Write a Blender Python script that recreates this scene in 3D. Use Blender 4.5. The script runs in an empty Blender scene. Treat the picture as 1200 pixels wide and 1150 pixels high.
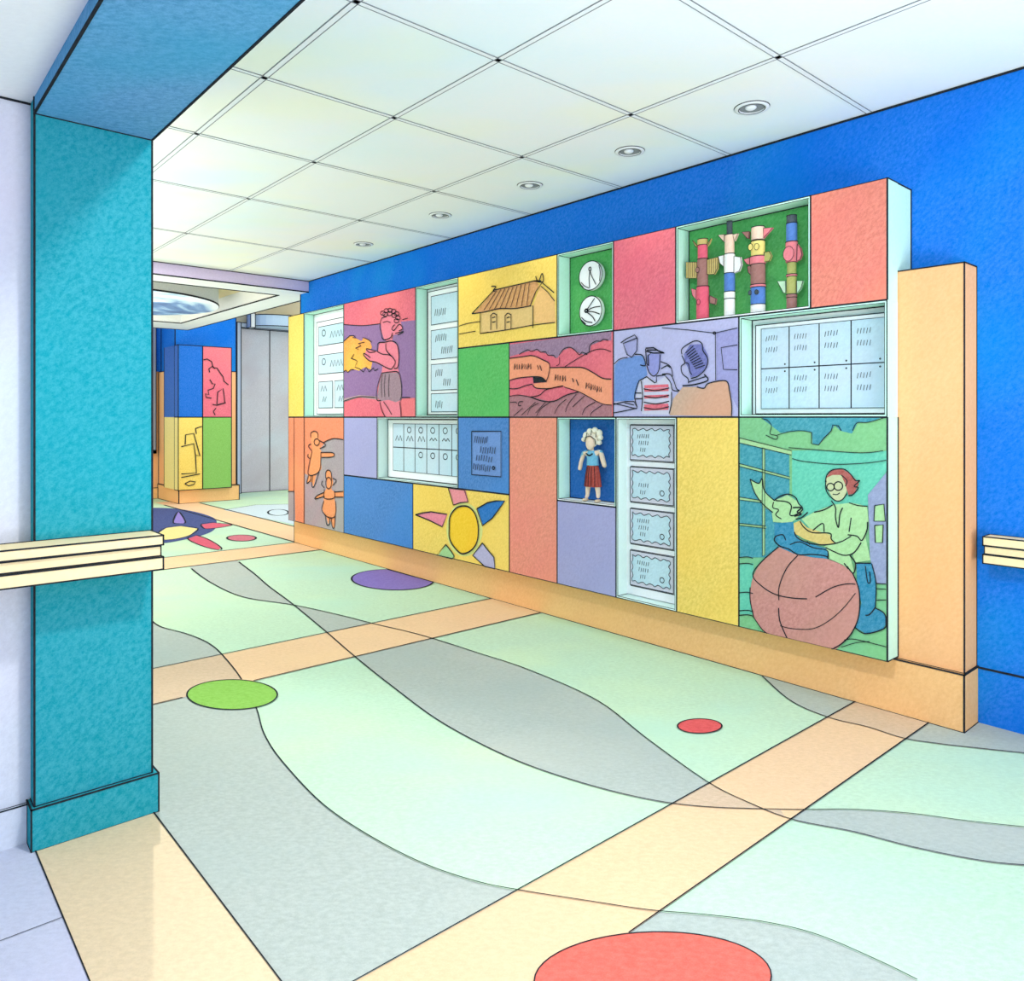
import bpy, math, random
from math import sin, cos, pi, atan2, sqrt
from mathutils import Vector
from mathutils.geometry import tessellate_polygon
random.seed(5)
SC = bpy.context.scene
COL = SC.collection

# ------------------------------------------------------------------ camera geometry
CX, HY, F, H = 600.0, 489.0, 877.5, 1.5
TH = atan2(770, F); S, C = sin(TH), cos(TH)
def ray(px, py):
    u = (px-CX)/F; v = (HY-py)/F
    return (S+u*C, C-u*S, v)
def on_z(px, py, z=0.0):
    d = ray(px, py); t = (z-H)/d[2]; return (d[0]*t, d[1]*t)
def on_x(px, py, X):
    d = ray(px, py); t = X/d[0]; return (d[1]*t, H+d[2]*t)
def on_y(px, py, Y):
    d = ray(px, py); t = Y/d[1]; return (d[0]*t, H+d[2]*t)

# ------------------------------------------------------------------ materials
def lin(c):
    out = []
    for x in c:
        x = x/255.0
        out.append(x/12.92 if x <= .04045 else ((x+.055)/1.055)**2.4)
    return tuple(out)
MATS = {}
def crayon(name, rgb, grain=.16, rough=.85, tint=None, tint_amt=.0, coarse=1.0):
    """coloured paint with the fine diagonal grain of pencil strokes"""
    if name in MATS: return MATS[name]
    m = bpy.data.materials.new(name); m.use_nodes = True
    nt = m.node_tree; N = nt.nodes; L = nt.links
    bs = N['Principled BSDF']; bs.inputs['Roughness'].default_value = rough
    bs.inputs['Specular IOR Level'].default_value = .04
    tc = N.new('ShaderNodeTexCoord')
    base = lin(rgb)
    # stroke direction (1,-1,1): rotate it on to x, then squash x
    d = Vector((1, -1, 1)).normalized(); q = d.rotation_difference(Vector((1, 0, 0))).to_euler()
    mp = N.new('ShaderNodeMapping'); mp.vector_type = 'POINT'
    mp.inputs['Rotation'].default_value = q; L.new(tc.outputs['Object'], mp.inputs['Vector'])
    mp2 = N.new('ShaderNodeMapping'); mp2.inputs['Scale'].default_value = (.13, 1, 1)
    L.new(mp.outputs['Vector'], mp2.inputs['Vector'])
    st = N.new('ShaderNodeTexNoise'); st.inputs['Scale'].default_value = 75/coarse; st.inputs['Detail'].default_value = 2
    L.new(mp2.outputs['Vector'], st.inputs['Vector'])
    gr = N.new('ShaderNodeTexNoise'); gr.inputs['Scale'].default_value = 230/coarse; gr.inputs['Detail'].default_value = 3
    gr.inputs['Roughness'].default_value = .7
    L.new(tc.outputs['Object'], gr.inputs['Vector'])
    ad = N.new('ShaderNodeMath'); ad.operation = 'ADD'
    L.new(st.outputs['Fac'], ad.inputs[0]); L.new(gr.outputs['Fac'], ad.inputs[1])
    mr = N.new('ShaderNodeMapRange'); mr.inputs['From Min'].default_value = .72; mr.inputs['From Max'].default_value = 1.28
    L.new(ad.outputs[0], mr.inputs['Value'])
    mx = N.new('ShaderNodeMix'); mx.data_type = 'RGBA'
    lo = [max(0, b*(1-grain*1.25)) for b in base]
    hi = [min(.95, b*(1-grain*.9)+grain*.9*(.35+.65*b)) for b in base]
    mx.inputs['A'].default_value = (*lo, 1); mx.inputs['B'].default_value = (*hi, 1)
    L.new(mr.outputs['Result'], mx.inputs['Factor'])
    out = mx.outputs['Result']
    if tint:
        for k, t in enumerate(tint):
            nz = N.new('ShaderNodeTexNoise'); nz.inputs['Scale'].default_value = 1.1+.5*k; nz.inputs['Detail'].default_value = 2
            mpo = N.new('ShaderNodeMapping'); mpo.inputs['Location'].default_value = (7*k, 3*k, 5*k); mpo.inputs['Scale'].default_value = (.35, 1, 1)
            L.new(mp.outputs['Vector'], mpo.inputs['Vector']); L.new(mpo.outputs['Vector'], nz.inputs['Vector'])
            r = N.new('ShaderNodeMapRange'); r.inputs['From Min'].default_value = .48; r.inputs['From Max'].default_value = .75
            r.inputs['To Max'].default_value = tint_amt
            L.new(nz.outputs['Fac'], r.inputs['Value'])
            m2 = N.new('ShaderNodeMix'); m2.data_type = 'RGBA'; m2.inputs['B'].default_value = (*lin(t), 1)
            L.new(out, m2.inputs['A']); L.new(r.outputs['Result'], m2.inputs['Factor']); out = m2.outputs['Result']
    L.new(out, bs.inputs['Base Color'])
    MATS[name] = m; return m

INK = crayon('ink', (34, 40, 46), .05)
BLUE = crayon('wall_blue', (0, 122, 228), .13, tint=[(20, 162, 222), (0, 110, 222)], tint_amt=.6)  # greener tint puts the glow of light on the wall into its colour
TEAL = crayon('teal_paint', (16, 158, 174), .16, tint=[(4, 170, 186), (50, 146, 162)], tint_amt=.4)
TEALS = crayon('teal_soffit_paint', (96, 168, 216), .22, tint=[(120, 150, 215), (40, 165, 205)], tint_amt=.5)
ORAN = crayon('cream_orange_paint', (254, 190, 132), .10, tint=[(255, 202, 146), (252, 180, 112)], tint_amt=.4)
BASE = crayon('apricot_paint', (255, 196, 132), .12, tint=[(255, 220, 150), (252, 190, 120)], tint_amt=.4)
WHITE = crayon('white_paint', (244, 248, 250), .04)
CEIL = crayon('ceiling_tile', (247, 253, 253), .03, tint=[(215, 247, 255), (255, 255, 215)], tint_amt=.45)  # yellow tint paints the warm glow of the downlights into the tile colour
LWALL = crayon('pale_wall', (214, 222, 236), .09, tint=[(196, 216, 236), (222, 210, 230)], tint_amt=.5)
LILAC = crayon('lilac_fascia', (222, 205, 235), .08)
MINTW = crayon('mint_reveal', (206, 252, 234), .07)
RAILM = crayon('pale_wood', (255, 230, 180), .07)
MINT = crayon('mint_floor', (200, 231, 199), .13, tint=[(216, 238, 188), (186, 226, 204)], tint_amt=.6)
GREY = crayon('grey_green_floor', (184, 194, 184), .13, tint=[(198, 202, 188), (170, 186, 180)], tint_amt=.5)
TAN = crayon('tan_floor', (244, 206, 162), .10, tint=[(236, 198, 166), (250, 214, 164)], tint_amt=.5)
TAND = crayon('tan_grey_floor', (222, 194, 162), .12)
TANL = crayon('sand_floor', (236, 212, 172), .10)
LAVF = crayon('lavender_floor', (205, 208, 226), .10, tint=[(190, 215, 235), (212, 204, 226)], tint_amt=.5)
DOORM = crayon('brushed_grey_door', (206, 204, 210), .16, tint=[(196, 220, 230), (184, 174, 180)], tint_amt=.6)
GLASSB = crayon('pale_blue_glass', (198, 226, 238), .10, rough=.3, tint=[(170, 218, 238), (214, 214, 232)], tint_amt=.5)
def P(name, rgb, grain=.13, **k): return crayon(name, rgb, grain, **k)
M_YEL = P('yellow_panel', (252, 216, 104), .2, tint=[(255, 226, 124), (246, 200, 86)], tint_amt=.5)
M_GRN = P('green_panel', (92, 190, 100), .19, tint=[(110, 200, 110), (80, 180, 100)], tint_amt=.5)
M_RED = P('rose_panel', (234, 112, 130), .19, tint=[(245, 140, 130), (228, 95, 125)], tint_amt=.5)
M_ORD = P('coral_panel', (240, 138, 118), .19, tint=[(245, 160, 110), (236, 118, 120)], tint_amt=.5)
M_SAL = P('salmon_panel', (244, 152, 130), .19, tint=[(246, 165, 125), (240, 135, 130)], tint_amt=.5)
M_LAV = P('lavender_panel', (168, 168, 214), .10, tint=[(178, 180, 220), (155, 158, 208)], tint_amt=.5)
M_BLU = P('blue_panel', (74, 134, 206), .19, tint=[(60, 140, 215), (90, 140, 210)], tint_amt=.5)
M_DBL = P('deep_blue', (36, 112, 196))
M_PUR = P('mauve', (146, 112, 160))

# ------------------------------------------------------------------ mesh builder
class MB:
    def __init__(s): s.v = []; s.f = []; s.m = []; s.sm = []
    def add(s, vs, fs, m=0, smooth=False):
        o = len(s.v); s.v += [tuple(v) for v in vs]
        for f in fs: s.f.append(tuple(i+o for i in f)); s.m.append(m); s.sm.append(smooth)
    def box(s, a, b, m=0, ink=0, im=1):
        x0, y0, z0 = [min(p, q) for p, q in zip(a, b)]; x1, y1, z1 = [max(p, q) for p, q in zip(a, b)]
        vs = [(x, y, z) for x in (x0, x1) for y in (y0, y1) for z in (z0, z1)]
        s.add(vs, [(0,1,3,2), (4,6,7,5), (0,4,5,1), (2,3,7,6), (0,2,6,4), (1,5,7,3)], m)
        if ink:
            w = ink/2
            for X in (x0, x1):
                for Y in (y0, y1): s.box((X-w, Y-w, z0-w), (X+w, Y+w, z1+w), im)
            for X in (x0, x1):
                for Z in (z0, z1): s.box((X-w, y0-w, Z-w), (X+w, y1+w, Z+w), im)
            for Y in (y0, y1):
                for Z in (z0, z1): s.box((x0-w, Y-w, Z-w), (x1+w, Y+w, Z+w), im)
        return s
    def poly(s, pts, m=0):
        tr = tessellate_polygon([[Vector(p) for p in pts]])
        s.add(pts, [tuple(t) for t in tr], m); return s
    def strip(s, pts2, w, to3, m=0, closed=False):
        n = len(pts2)
        if n < 2: return s
        L, R = [], []
        for i in range(n):
            if closed: a = pts2[(i-1) % n]; b = pts2[(i+1) % n]
            else: a = pts2[max(i-1, 0)]; b = pts2[min(i+1, n-1)]
            dx, dy = b[0]-a[0], b[1]-a[1]; l = sqrt(dx*dx+dy*dy) or 1e-6
            nx, ny = -dy/l, dx/l
            ww = w[i] if isinstance(w, list) else w
            p = pts2[i]; L.append((p[0]+nx*ww/2, p[1]+ny*ww/2)); R.append((p[0]-nx*ww/2, p[1]-ny*ww/2))
        vs = [to3(*p) for p in L]+[to3(*p) for p in R]
        k = n if closed else n-1
        s.add(vs, [(i, (i+1) % n, n+(i+1) % n, n+i) for i in range(k)], m); return s
    def lathe(s, prof, c, m=0, n=24, sx=1, sy=1, smooth=True, cap=True):
        vs = []
        for r, z in prof:
            for k in range(n):
                a = 2*pi*k/n; vs.append((c[0]+r*cos(a)*sx, c[1]+r*sin(a)*sy, c[2]+z))
        fs = [(i*n+k, i*n+(k+1) % n, (i+1)*n+(k+1) % n, (i+1)*n+k) for i in range(len(prof)-1) for k in range(n)]
        s.add(vs, fs, m, smooth)
        if cap:
            s.add(vs[:n], [tuple(range(n-1, -1, -1))], m); s.add(vs[-n:], [tuple(range(n))], m)
        return s
    def ball(s, c, r, m=0, n=12):
        prof = [(max(1e-4, sin(pi*i/n)), -cos(pi*i/n)) for i in range(n+1)]
        vs = []; k = 2*n
        for pr, pz in prof:
            for j in range(k): a = 2*pi*j/k; vs.append((c[0]+pr*cos(a)*r[0], c[1]+pr*sin(a)*r[1], c[2]+pz*r[2]))
        s.add(vs, [(i*k+j, i*k+(j+1) % k, (i+1)*k+(j+1) % k, (i+1)*k+j) for i in range(n) for j in range(k)], m, True); return s
    def discx(s, x0, x1, c, ry, rz, m=0, n=32, im=None, w=.004):
        """disc whose axis runs along x: front at x0, back at x1"""
        ring = [(c[0]+ry*cos(2*pi*k/n), c[1]+rz*sin(2*pi*k/n)) for k in range(n)]
        vs = [(x0, *p) for p in ring]+[(x1, *p) for p in ring]
        s.add(vs, [tuple(range(n)), tuple(range(2*n-1, n-1, -1))]+[(k, n+k, n+(k+1) % n, (k+1) % n) for k in range(n)], m)
        if im is not None:
            for xx in (x0-.0008, ):
                s.strip(ring, w, lambda a, b: (xx, a, b), im, True)
        return s
    def extrude_x(s, pts, x0, x1, m=0):
        n = len(pts); tr = tessellate_polygon([[Vector((0, *p)) for p in pts]])
        vs = [(x0, *p) for p in pts]+[(x1, *p) for p in pts]
        s.add(vs, [tuple(t) for t in tr]+[tuple(i+n for i in reversed(t)) for t in tr]+[(k, (k+1) % n, n+(k+1) % n, n+k) for k in range(n)], m)
        return s
    def tube(s, pts, r, m=0, n=8):
        vs = []; k = len(pts)
        for i, p in enumerate(pts):
            a = Vector(pts[max(i-1, 0)]); b = Vector(pts[min(i+1, k-1)]); d = (b-a).normalized()
            u = d.cross(Vector((1, .13, .07))).normalized(); w = d.cross(u)
            rr = r[i] if isinstance(r, list) else r
            for j in range(n): an = 2*pi*j/n; vs.append(Vector(p)+u*rr*cos(an)+w*rr*sin(an))
        s.add(vs, [(i*n+j, i*n+(j+1) % n, (i+1)*n+(j+1) % n, (i+1)*n+j) for i in range(k-1) for j in range(n)]+[tuple(range(n-1, -1, -1)), tuple(range((k-1)*n, k*n))], m, True)
        return s
    def build(s, name, mats, parent=None, loc=None, **props):
        o0 = Vector(loc) if loc is not None else (Vector(parent['_w']) if parent is not None else Vector((0, 0, 0)))
        me = bpy.data.meshes.new(name)
        me.from_pydata([tuple(Vector(v)-o0) for v in s.v], [], s.f)
        for m in (mats if isinstance(mats, (list, tuple)) else [mats]): me.materials.append(m)
        me.polygons.foreach_set('material_index', s.m); me.polygons.foreach_set('use_smooth', s.sm)
        me.update()
        ob = bpy.data.objects.new(name, me); COL.objects.link(ob)
        if parent is not None:
            ob.parent = parent
            ob.location = o0-Vector(parent['_w'])
        else: ob.location = o0
        ob['_w'] = list(o0); ALL.append(ob)
        for k, v in props.items(): ob[k] = v
        return ob
ALL = []
def thing(name, loc, label, cat, group=None):
    e = bpy.data.objects.new(name, None); COL.objects.link(e); e.location = loc; e.empty_display_size = .05
    e['label'] = label; e['category'] = cat; e['_w'] = list(loc); ALL.append(e)
    if group: e['group'] = group
    return e

def smooth(pts, k=6, closed=False):
    out = []; n = len(pts)
    rng = range(n) if closed else range(n-1)
    for i in rng:
        g = (lambda j: pts[j % n]) if closed else (lambda j: pts[min(max(j, 0), n-1)])
        p0, p1, p2, p3 = g(i-1), g(i), g(i+1), g(i+2)
        for t in range(k):
            t /= k
            out.append(tuple(.5*((2*b)+(-a+c)*t+(2*a-5*b+4*c-d)*t*t+(-a+3*b-3*c+d)*t**3) for a, b, c, d in zip(p0, p1, p2, p3)))
    if not closed: out.append(tuple(pts[-1]))
    return out
def crop(ox, oy, s, pts): return [(ox+x/s, oy+y/s) for x, y in pts]

# ------------------------------------------------------------------ the setting
XW, XS, XB, XP = 4.15, 3.98, 3.955, 3.85      # blue wall, orange wall, its base, panel faces
ZC = 3.157
ZFOOT = [.285, .893, 1.5, 2.083, 2.69]
def struct(mb, name, mats, parent=None, **k): return mb.build(name, mats, parent, kind='structure', **k) if parent is None else mb.build(name, mats, parent, **k)

floor = struct(MB().box((-3.2, -2.6, -.1), (9.5, 15.8, 0)), 'floor', [MINT])
ZL = [0.0006]
def fpoly(name, pts, mat, label=None, world=False):
    ZL[0] += .00012
    q = pts if world else [on_z(*p) for p in pts]
    o = MB().poly([(x, y, ZL[0]) for x, y in q]).build(name, mat, floor)
    if label: o['label'] = label
    return o
linemb = MB()
DISCS = [(272, 815, 53, 17.5), (765, 1149, 139, 55), (820, 852, 26, 8.5)]
def pix(x, y):
    dep = x*S+y*C
    return (CX+F*(x*C-y*S)/dep, HY+F*H/dep) if dep > .05 else (0, 9e9)
def fline(pts, px=1.6, closed=False, world=False):
    q = pts if world else [on_z(*p) for p in pts]
    if not closed:
        runs = [[]]
        for p in q:
            u, v = pix(*p)
            if any(((u-a)/b_)**2+((v-b)/c_)**2 < 1 for a, b, b_, c_ in DISCS):
                if runs[-1]: runs.append([])
            else: runs[-1].append(p)
        for r_ in runs: fline_(r_, px, False)
    else: fline_(q, px, True)
def fline_(q, px, closed):
    w = [px*max(1.2, (x*S+y*C))/F*(1.0+.45*min(1, (x*S+y*C)/8)) for x, y in q]
    linemb.strip(q, w, lambda a, b: (a, b, .0048), 0, closed)
def fseg(x0, y0, x1, y1, px=1.5): fline([(x0+(x1-x0)*t/120, y0+(y1-y0)*t/120) for t in range(121)], px, world=True)

cA = smooth([(160, 715), (173, 724), (188, 735), (220, 744), (245, 755), (262, 770), (283, 797), (300, 830), (310, 862), (332, 895), (380, 945), (440, 985), (500, 1015), (560, 1035), (610, 1045), (680, 1056), (760, 1068), (830, 1074), (900, 1083), (960, 1098), (1030, 1128), (1075, 1150)])
cBu = smooth([(217, 655), (224.5, 667), (250, 685), (286, 700.5), (343, 709.5), (400, 722), (439, 732), (484, 742.5), (520, 753), (560, 766), (620, 786), (700, 822), (760, 868), (830, 918), (880, 943), (930, 962), (1000, 976), (1070, 994), (1150, 1010), (1215, 1016), (1330, 1020), (1480, 1018)])
cC = smooth([(272, 650), (280, 659), (298, 673), (316, 688.5), (343, 708.6), (382, 741), (415, 769.5), (460, 805.5), (520, 849), (600, 890), (680, 918), (760, 938), (830, 947), (930, 950), (1000, 950), (1070, 955), (1130, 963), (1215, 972), (1330, 982), (1480, 992)])
cD = smooth([(880, 780), (893, 793), (928, 823), (972, 842), (1017, 853), (1058, 866), (1096, 872), (1129, 876), (1215, 885), (1330, 896), (1480, 906)])
LX0, LX1 = .468, .85
# grey waves
fpoly('floor_wave', cA+[(1060, 1200), (300, 1200), (100, 900), (120, 715)], GREY, 'grey green wave along the foot of the teal pier')
def between(a, b, x0, x1):
    return [p for p in a if x0 <= p[0] <= x1]+[p for p in reversed(b) if x0 <= p[0] <= x1]
fpoly('floor_wave', between(cBu, cC, 210, 343.5), GREY, 'small grey lens between the far tan bands')
fpoly('floor_wave', between(cBu, cC, 343, 925), GREY, 'long grey wave across the middle of the floor')
fpoly('floor_wave', between(cC, cBu, 925, 1480), GREY, 'grey wave running off at the right')
fpoly('floor_wave', cD+[(1480, 900), (1150, 835), (1000, 800), (880, 770)], GREY, 'grey wave at the foot of the display wall')
# tan bands
def band(y0, y1, xa, xb): fpoly('floor_band', [(xa, y0), (xb, y0), (xb, y1), (xa, y1)], TAN, world=True)
band(1.41, 1.77, LX1, 4.2)
fpoly('floor_band', [(LX1, 4.165), (4.0, 4.165), (4.0, 4.76), (LX1, 4.76)], TAN, world=True)
band(7.78, 8.44, LX1, 4.0)
fpoly('floor_band', [(3.96, 8.3), (4.52, 8.3), (4.52, 14.0), (3.96, 14.0)], TAN, world=True)
# darker tan where the waves cross the bands
def clipY(pts, y0, y1):
    def cl(ps, f):
        out = []
        for i in range(len(ps)):
            a, b = ps[i-1], ps[i]; fa, fb = f(a), f(b)
            if (fa >= 0) != (fb >= 0):
                t = fa/(fa-fb); out.append((a[0]+(b[0]-a[0])*t, a[1]+(b[1]-a[1])*t))
            if fb >= 0: out.append(b)
        return out
    return cl(cl(pts, lambda p: p[1]-y0), lambda p: y1-p[1])
W = lambda ps: [on_z(*p) for p in ps]
for reg, ya, yb in ((W(between(cBu, cC, 343, 925)), 1.41, 1.77), (W(cD+[(1480, 900), (1150, 835), (1000, 800), (880, 770)]), 1.41, 1.77),
                    (W([p for p in cA if p[0] < 420]+[(100, 900), (120, 715)]), 4.165, 4.76)):
    q = clipY(reg, ya, yb)
    if len(q) > 2: fpoly('floor_band', q, TAND, 'darker tan where a wave crosses the band', world=True)
# left strip and the lavender floor beyond it
fpoly('floor_band', [(LX0, -2.6), (LX1, -2.6), (LX1, 3.1), (LX0, 3.1)], TANL, 'sand coloured strip in front of the teal pier', world=True)
fpoly('floor_field', [(-3.2, -2.6), (LX0, -2.6), (LX0, 3.12), (-3.2, 3.12)], LAVF, 'lavender floor at the left', world=True)
# far floor
fpoly('floor_wave', [(262, 598), (300, 592), (345, 591), (345, 615)], crayon('pale_blue_grey_floor', (205, 222, 226), .1))
NAVY = P('navy_floor', (64, 80, 140), .22)
fpoly('floor_medallion', smooth([(150, 610), (168, 597), (200, 596), (228, 600), (250, 607), (254, 614), (250, 622), (236, 628), (215, 633), (190, 637), (160, 636)], 5, True), NAVY, 'navy oval with coloured petals')
def disc(px, py, hw, hh, mat, label, name='floor_disc', tilt=0):
    e = [(px+hw*cos(a), py+hh*sin(a)+tilt*cos(a)) for a in [2*pi*k/48 for k in range(48)]]
    fpoly(name, e, mat, label); fline(e, 1.5, True)
PET = P('petal_yellow', (246, 226, 150), .1); PRD = P('petal_red', (222, 96, 118)); PPU = P('petal_violet', (150, 130, 205))
for nm, pts, mt in (('yellow petal', [(186, 625), (195, 619), (212, 617), (232, 620), (222, 628), (206, 632), (192, 633)], PET),
                    ('violet petal', [(203, 613), (209, 600), (217, 611), (215, 614)], PPU),
                    ('upper red petal', [(236, 615), (250, 613), (272, 615.5), (255, 619), (240, 620)], PRD),
                    ('lower red petal', [(220, 632), (230, 628), (245, 633), (259, 642), (256, 645), (236, 640)], PRD)):
    fpoly('floor_petal', pts, mt, nm); fline(smooth(pts, 4, True), 1.1, True)
disc(283, 631, 17, 3.6, P('disc_rose', (214, 120, 134)), 'small rose disc beside the medallion')
disc(326, 601, 12, 3.6, crayon('pale_blue_grey_floor', (205, 222, 226)), 'pale disc with a dark ring by the grey doors')
disc(272, 815, 53, 17.5, P('disc_green', (142, 198, 84)), 'green disc')
disc(820, 852, 26, 8.5, P('disc_red', (232, 92, 92)), 'small red disc')
disc(765, 1149, 139, 55, P('disc_coral', (238, 108, 92)), 'big coral red disc at the near edge', tilt=-3)
e = [(460+48*cos(a), 680+12*sin(a)+1.2*cos(a)) for a in [2*pi*k/48 for k in range(48)]]
e = [(x, y) if on_z(x, y)[0] < 3.95 else (None, None) for x, y in e]
e = [p for p in e if p[0] is not None]
fpoly('floor_disc', e, P('disc_violet', (142, 122, 200)), 'violet disc against the base of the display wall'); fline(e, 1.5, True)
for c in [smooth(c_, 5) for c_ in (cA[6:], cBu[6:], cC[6:], cD[6:])]: fline(c, 1.3)
for y in (1.41, 1.77): fseg(LX1, y, 4.2 if y < 1.5 else 3.96, y)
for y in (4.165, 4.76, 7.78): fseg(LX1, y, 3.95, y)
fseg(LX1, 8.44, 4.52, 8.44)
fseg(3.96, 8.3, 3.96, 13.5); fseg(4.52, 8.3, 4.52, 13.4)
fseg(LX1, -1, LX1, 3.04); fseg(LX0, -1, LX0, 3.05)
fseg(-3, 3.4, LX0, 2.566, 1.0) if False else fseg(-3, 2.6, LX0, 2.57, 1.0)
fseg(XW, 1.27, XW-.002, -1.5); fseg(5.7, 14.66, 7.4, 14.66, 1.2); fline([(262, 598), (300, 592), (345, 591)], 1)
linemb.build('floor_joint', INK, floor)

# right wall, display wall
wr = struct(MB().box((XW, -2.6, .27), (XW+.3, 8.7, 4.0)).box((XW-.004, -2.6, 0), (XW+.3, 8.7, .27), 0).box((XW-.009, -2.6, .267), (XW+.1, 1.27, .275), 1)
     .box((XW-.006, -2.6, ZC-.012), (XW, 8.48, ZC-.002), 1).box((XW-.005, 8.69, 0), (XW+.005, 8.705, 4.0), 1), 'wall_right', [BLUE, INK])
ws = struct(MB().box((XS, 1.262, .275), (XW, 8.45, 2.24), 0, .006), 'wall_display', [ORAN, INK])
wb = struct(MB().box((XB, 1.255, 0), (XW, 8.46, .275), 0, .007), 'baseboard_display', [BASE, INK])
struct(MB().box((XS-.003, 1.566, 2.246), (XW, 8.39, 2.688), 0).box((XS, 1.5625, 2.684), (XW, 1.569, 2.69), 1).box((XW-.008, 1.5625, 2.246), (XW-.001, 1.569, 2.69), 1), 'trim_backing', [MINTW, INK])
# left pier, left wall, beam
ZBM = 2.555
struct(MB().box((LX0, 3.045, .147), (LX1, 4.3, ZC), 0, .006), 'wall_pier', [TEAL, INK])
struct(MB().box((LX0-.012, 3.025, 0), (LX1+.018, 4.31, .147), 0, .005), 'baseboard_pier', [TEAL, INK])
struct(MB().box((-3.2, 3.12, 0), (LX0, 3.3, 2.62), 0).box((-3.2, 3.114, 2.605), (LX0, 3.12, 2.611), 1), 'wall_left', [LWALL, INK])
struct(MB().box((-1.5, -2.6, 0), (-1.3, 3.12, 2.62)), 'light_block_west', [LWALL])  # unseen slab added to keep sky light off the left side
struct(MB().box((-1.5, -2.8, 0), (.2, -2.6, 2.62)), 'light_block_south', [LWALL])  # added behind the camera to block low sky light, left part only
struct(MB().box((-3.2, 3.105, 0), (LX0-.012, 3.12, .137), 0, .004), 'baseboard_left', [LWALL, INK])
struct(MB().box((LX0, -2.6, ZBM), (LX1, 3.045, ZC+.05), 0, .007), 'trim_beam', [TEALS, INK])
struct(MB().box((-3.2, -2.6, 2.612), (LX0, 3.3, 2.7)), 'ceiling_left', [WHITE])
# ceiling with grid
cm = MB().box((LX1, -2.6, ZC), (XW+.3, 8.48, ZC+.06)).box((-3.2, 4.3, ZC), (LX1, 8.48, ZC+.06))
ceiling = struct(cm, 'ceiling', [CEIL])
gm = MB()
def tbar(a, b):
    (x0, y0), (x1, y1) = a, b; w = .014; e = .0034
    if abs(x0-x1) < 1e-6:
        gm.box((x0-w, y0, ZC-.002), (x0+w, y1, ZC), 0)
        for s_ in (-w, w): gm.box((x0+s_-e/2, y0, ZC-.0035), (x0+s_+e/2, y1, ZC-.0005), 1)
    else:
        gm.box((x0, y0-w, ZC-.002), (x1, y0+w, ZC), 0)
        for s_ in (-w, w): gm.box((x0, y0+s_-e/2, ZC-.0035), (x1, y0+s_+e/2, ZC-.0005), 1)
for y in (-1.1, -.2, .8, 1.779, 2.65, 3.54, 4.5, 5.58, 7.0): tbar((LX1, y), (XW, y))
for x in (1.5, 2.24, 3.19): tbar((x, -2.6), (x, 8.48))
gm.build('ceiling_grid', [WHITE, crayon('grey_line', (130, 136, 140), .05)], ceiling)

# dropped ceiling ring of the far lobby, its fascia and upper ceiling
RX0, RX1, RX2 = -1.5, 3.97, 4.37
RY0, RY1, RY2, RY3 = 8.48, 8.93, 12.65, 13.55
ZR = 3.022
rb = MB().box((RX0, RY0, ZR), (XW+.05, RY0+.03, ZC+.3), 2)
rb.box((RX0, RY0+.03, ZR), (RX2, RY1, ZR+.2), 0).box((RX1, RY1, ZR), (RX2, RY2, ZR+.2), 0).box((RX0, RY2, ZR), (RX2, RY3, ZR+.2), 0)
w = .008
for a, b in (((RX0, RY0, ZR), (XW+.05, RY0, ZR)), ((RX0, RY0, ZC), (XW+.05, RY0, ZC)), ((RX0, RY1, ZR), (RX1, RY1, ZR)), ((RX1, RY1, ZR), (RX1, RY2, ZR)), ((RX0, RY2, ZR), (RX1, RY2, ZR)), ((RX2, RY0+.05, ZR), (RX2, RY3, ZR)), ((RX0, RY3, ZR), (RX2, RY3, ZR))):
    rb.box(tuple(q-w for q in a), tuple(q+w*.6 for q in b), 1)
struct(rb, 'ceiling_ring', [WHITE, INK, LILAC])
CREAM = crayon('cream_paint', (255, 238, 200), .06, tint=[(255, 225, 150)], tint_amt=.6)
struct(MB().box((RX0, RY1, ZR+.2), (RX1+.05, RY2, ZR+.26)), 'ceiling_coffer', [CREAM])
struct(MB().box((RX0, RY3, 3.9), (9.5, 15.8, 4.0)).box((RX2, 8.7, 3.9), (9.5, RY3, 4.0)), 'ceiling_lobby', [WHITE])

# far pier with its own panels, end wall, lobby wall and doors
DO = 14.68
struct(MB().box((4.26, 13.9, 0), (5.345, 14.69, 3.9), 0, .014), 'wall_far_pier', [BLUE, INK])
struct(MB().box((4.215, 13.62, .27), (5.24, 14.685, 2.33), 0, .014), 'trim_far_pier', [ORAN, INK])
struct(MB().box((4.2, 13.5, 0), (5.25, 14.68, .27), 0, .014), 'baseboard_far_pier', [BASE, INK])
YE = 14.7
struct(MB().box((-3.2, YE, .2), (4.21, YE+.2, 2.34), 1).box((-3.2, YE, 2.34), (4.25, YE+.2, 3.9), 0).box((4.21, YE, 0), (5.6, YE+.2, 2.34), 0).box((4.25, YE, 2.34), (5.6, YE+.2, 3.9), 0).box((-3.2, YE-.03, 0), (4.195, YE+.2, .2), 2, .012, 3), 'wall_far', [BLUE, ORAN, BASE, INK])
win = struct(MB().box((2.3, YE-.05, .9), (4.08, YE-.005, 3.3), 0, .012), 'window_1', [crayon('window_pane', (176, 188, 216), .08, rough=.2), INK])
MB().box((4.085, YE-.08, .84), (4.15, YE-.002, 3.3), 0, .012).box((2.2, YE-.08, .84), (4.15, YE-.002, .895), 0, .012).box((2.2, YE-.08, .9), (2.29, YE-.002, 3.3), 0, .012).build('window_frame', [crayon('frame_grey', (150, 158, 176), .05), INK], win)
struct(MB().box((5.62, DO+.04, 0), (9.5, DO+.3, 3.9), 0), 'wall_lobby', [CREAM, INK])
dr = struct(MB().box((5.72, DO, 0), (6.33, DO+.035, 3.26), 0, .012), 'door_1', [DOORM, INK])
dr2 = struct(MB().box((6.335, DO, 0), (6.95, DO+.035, 3.26), 0, .012), 'door_2', [DOORM, INK])
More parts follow.
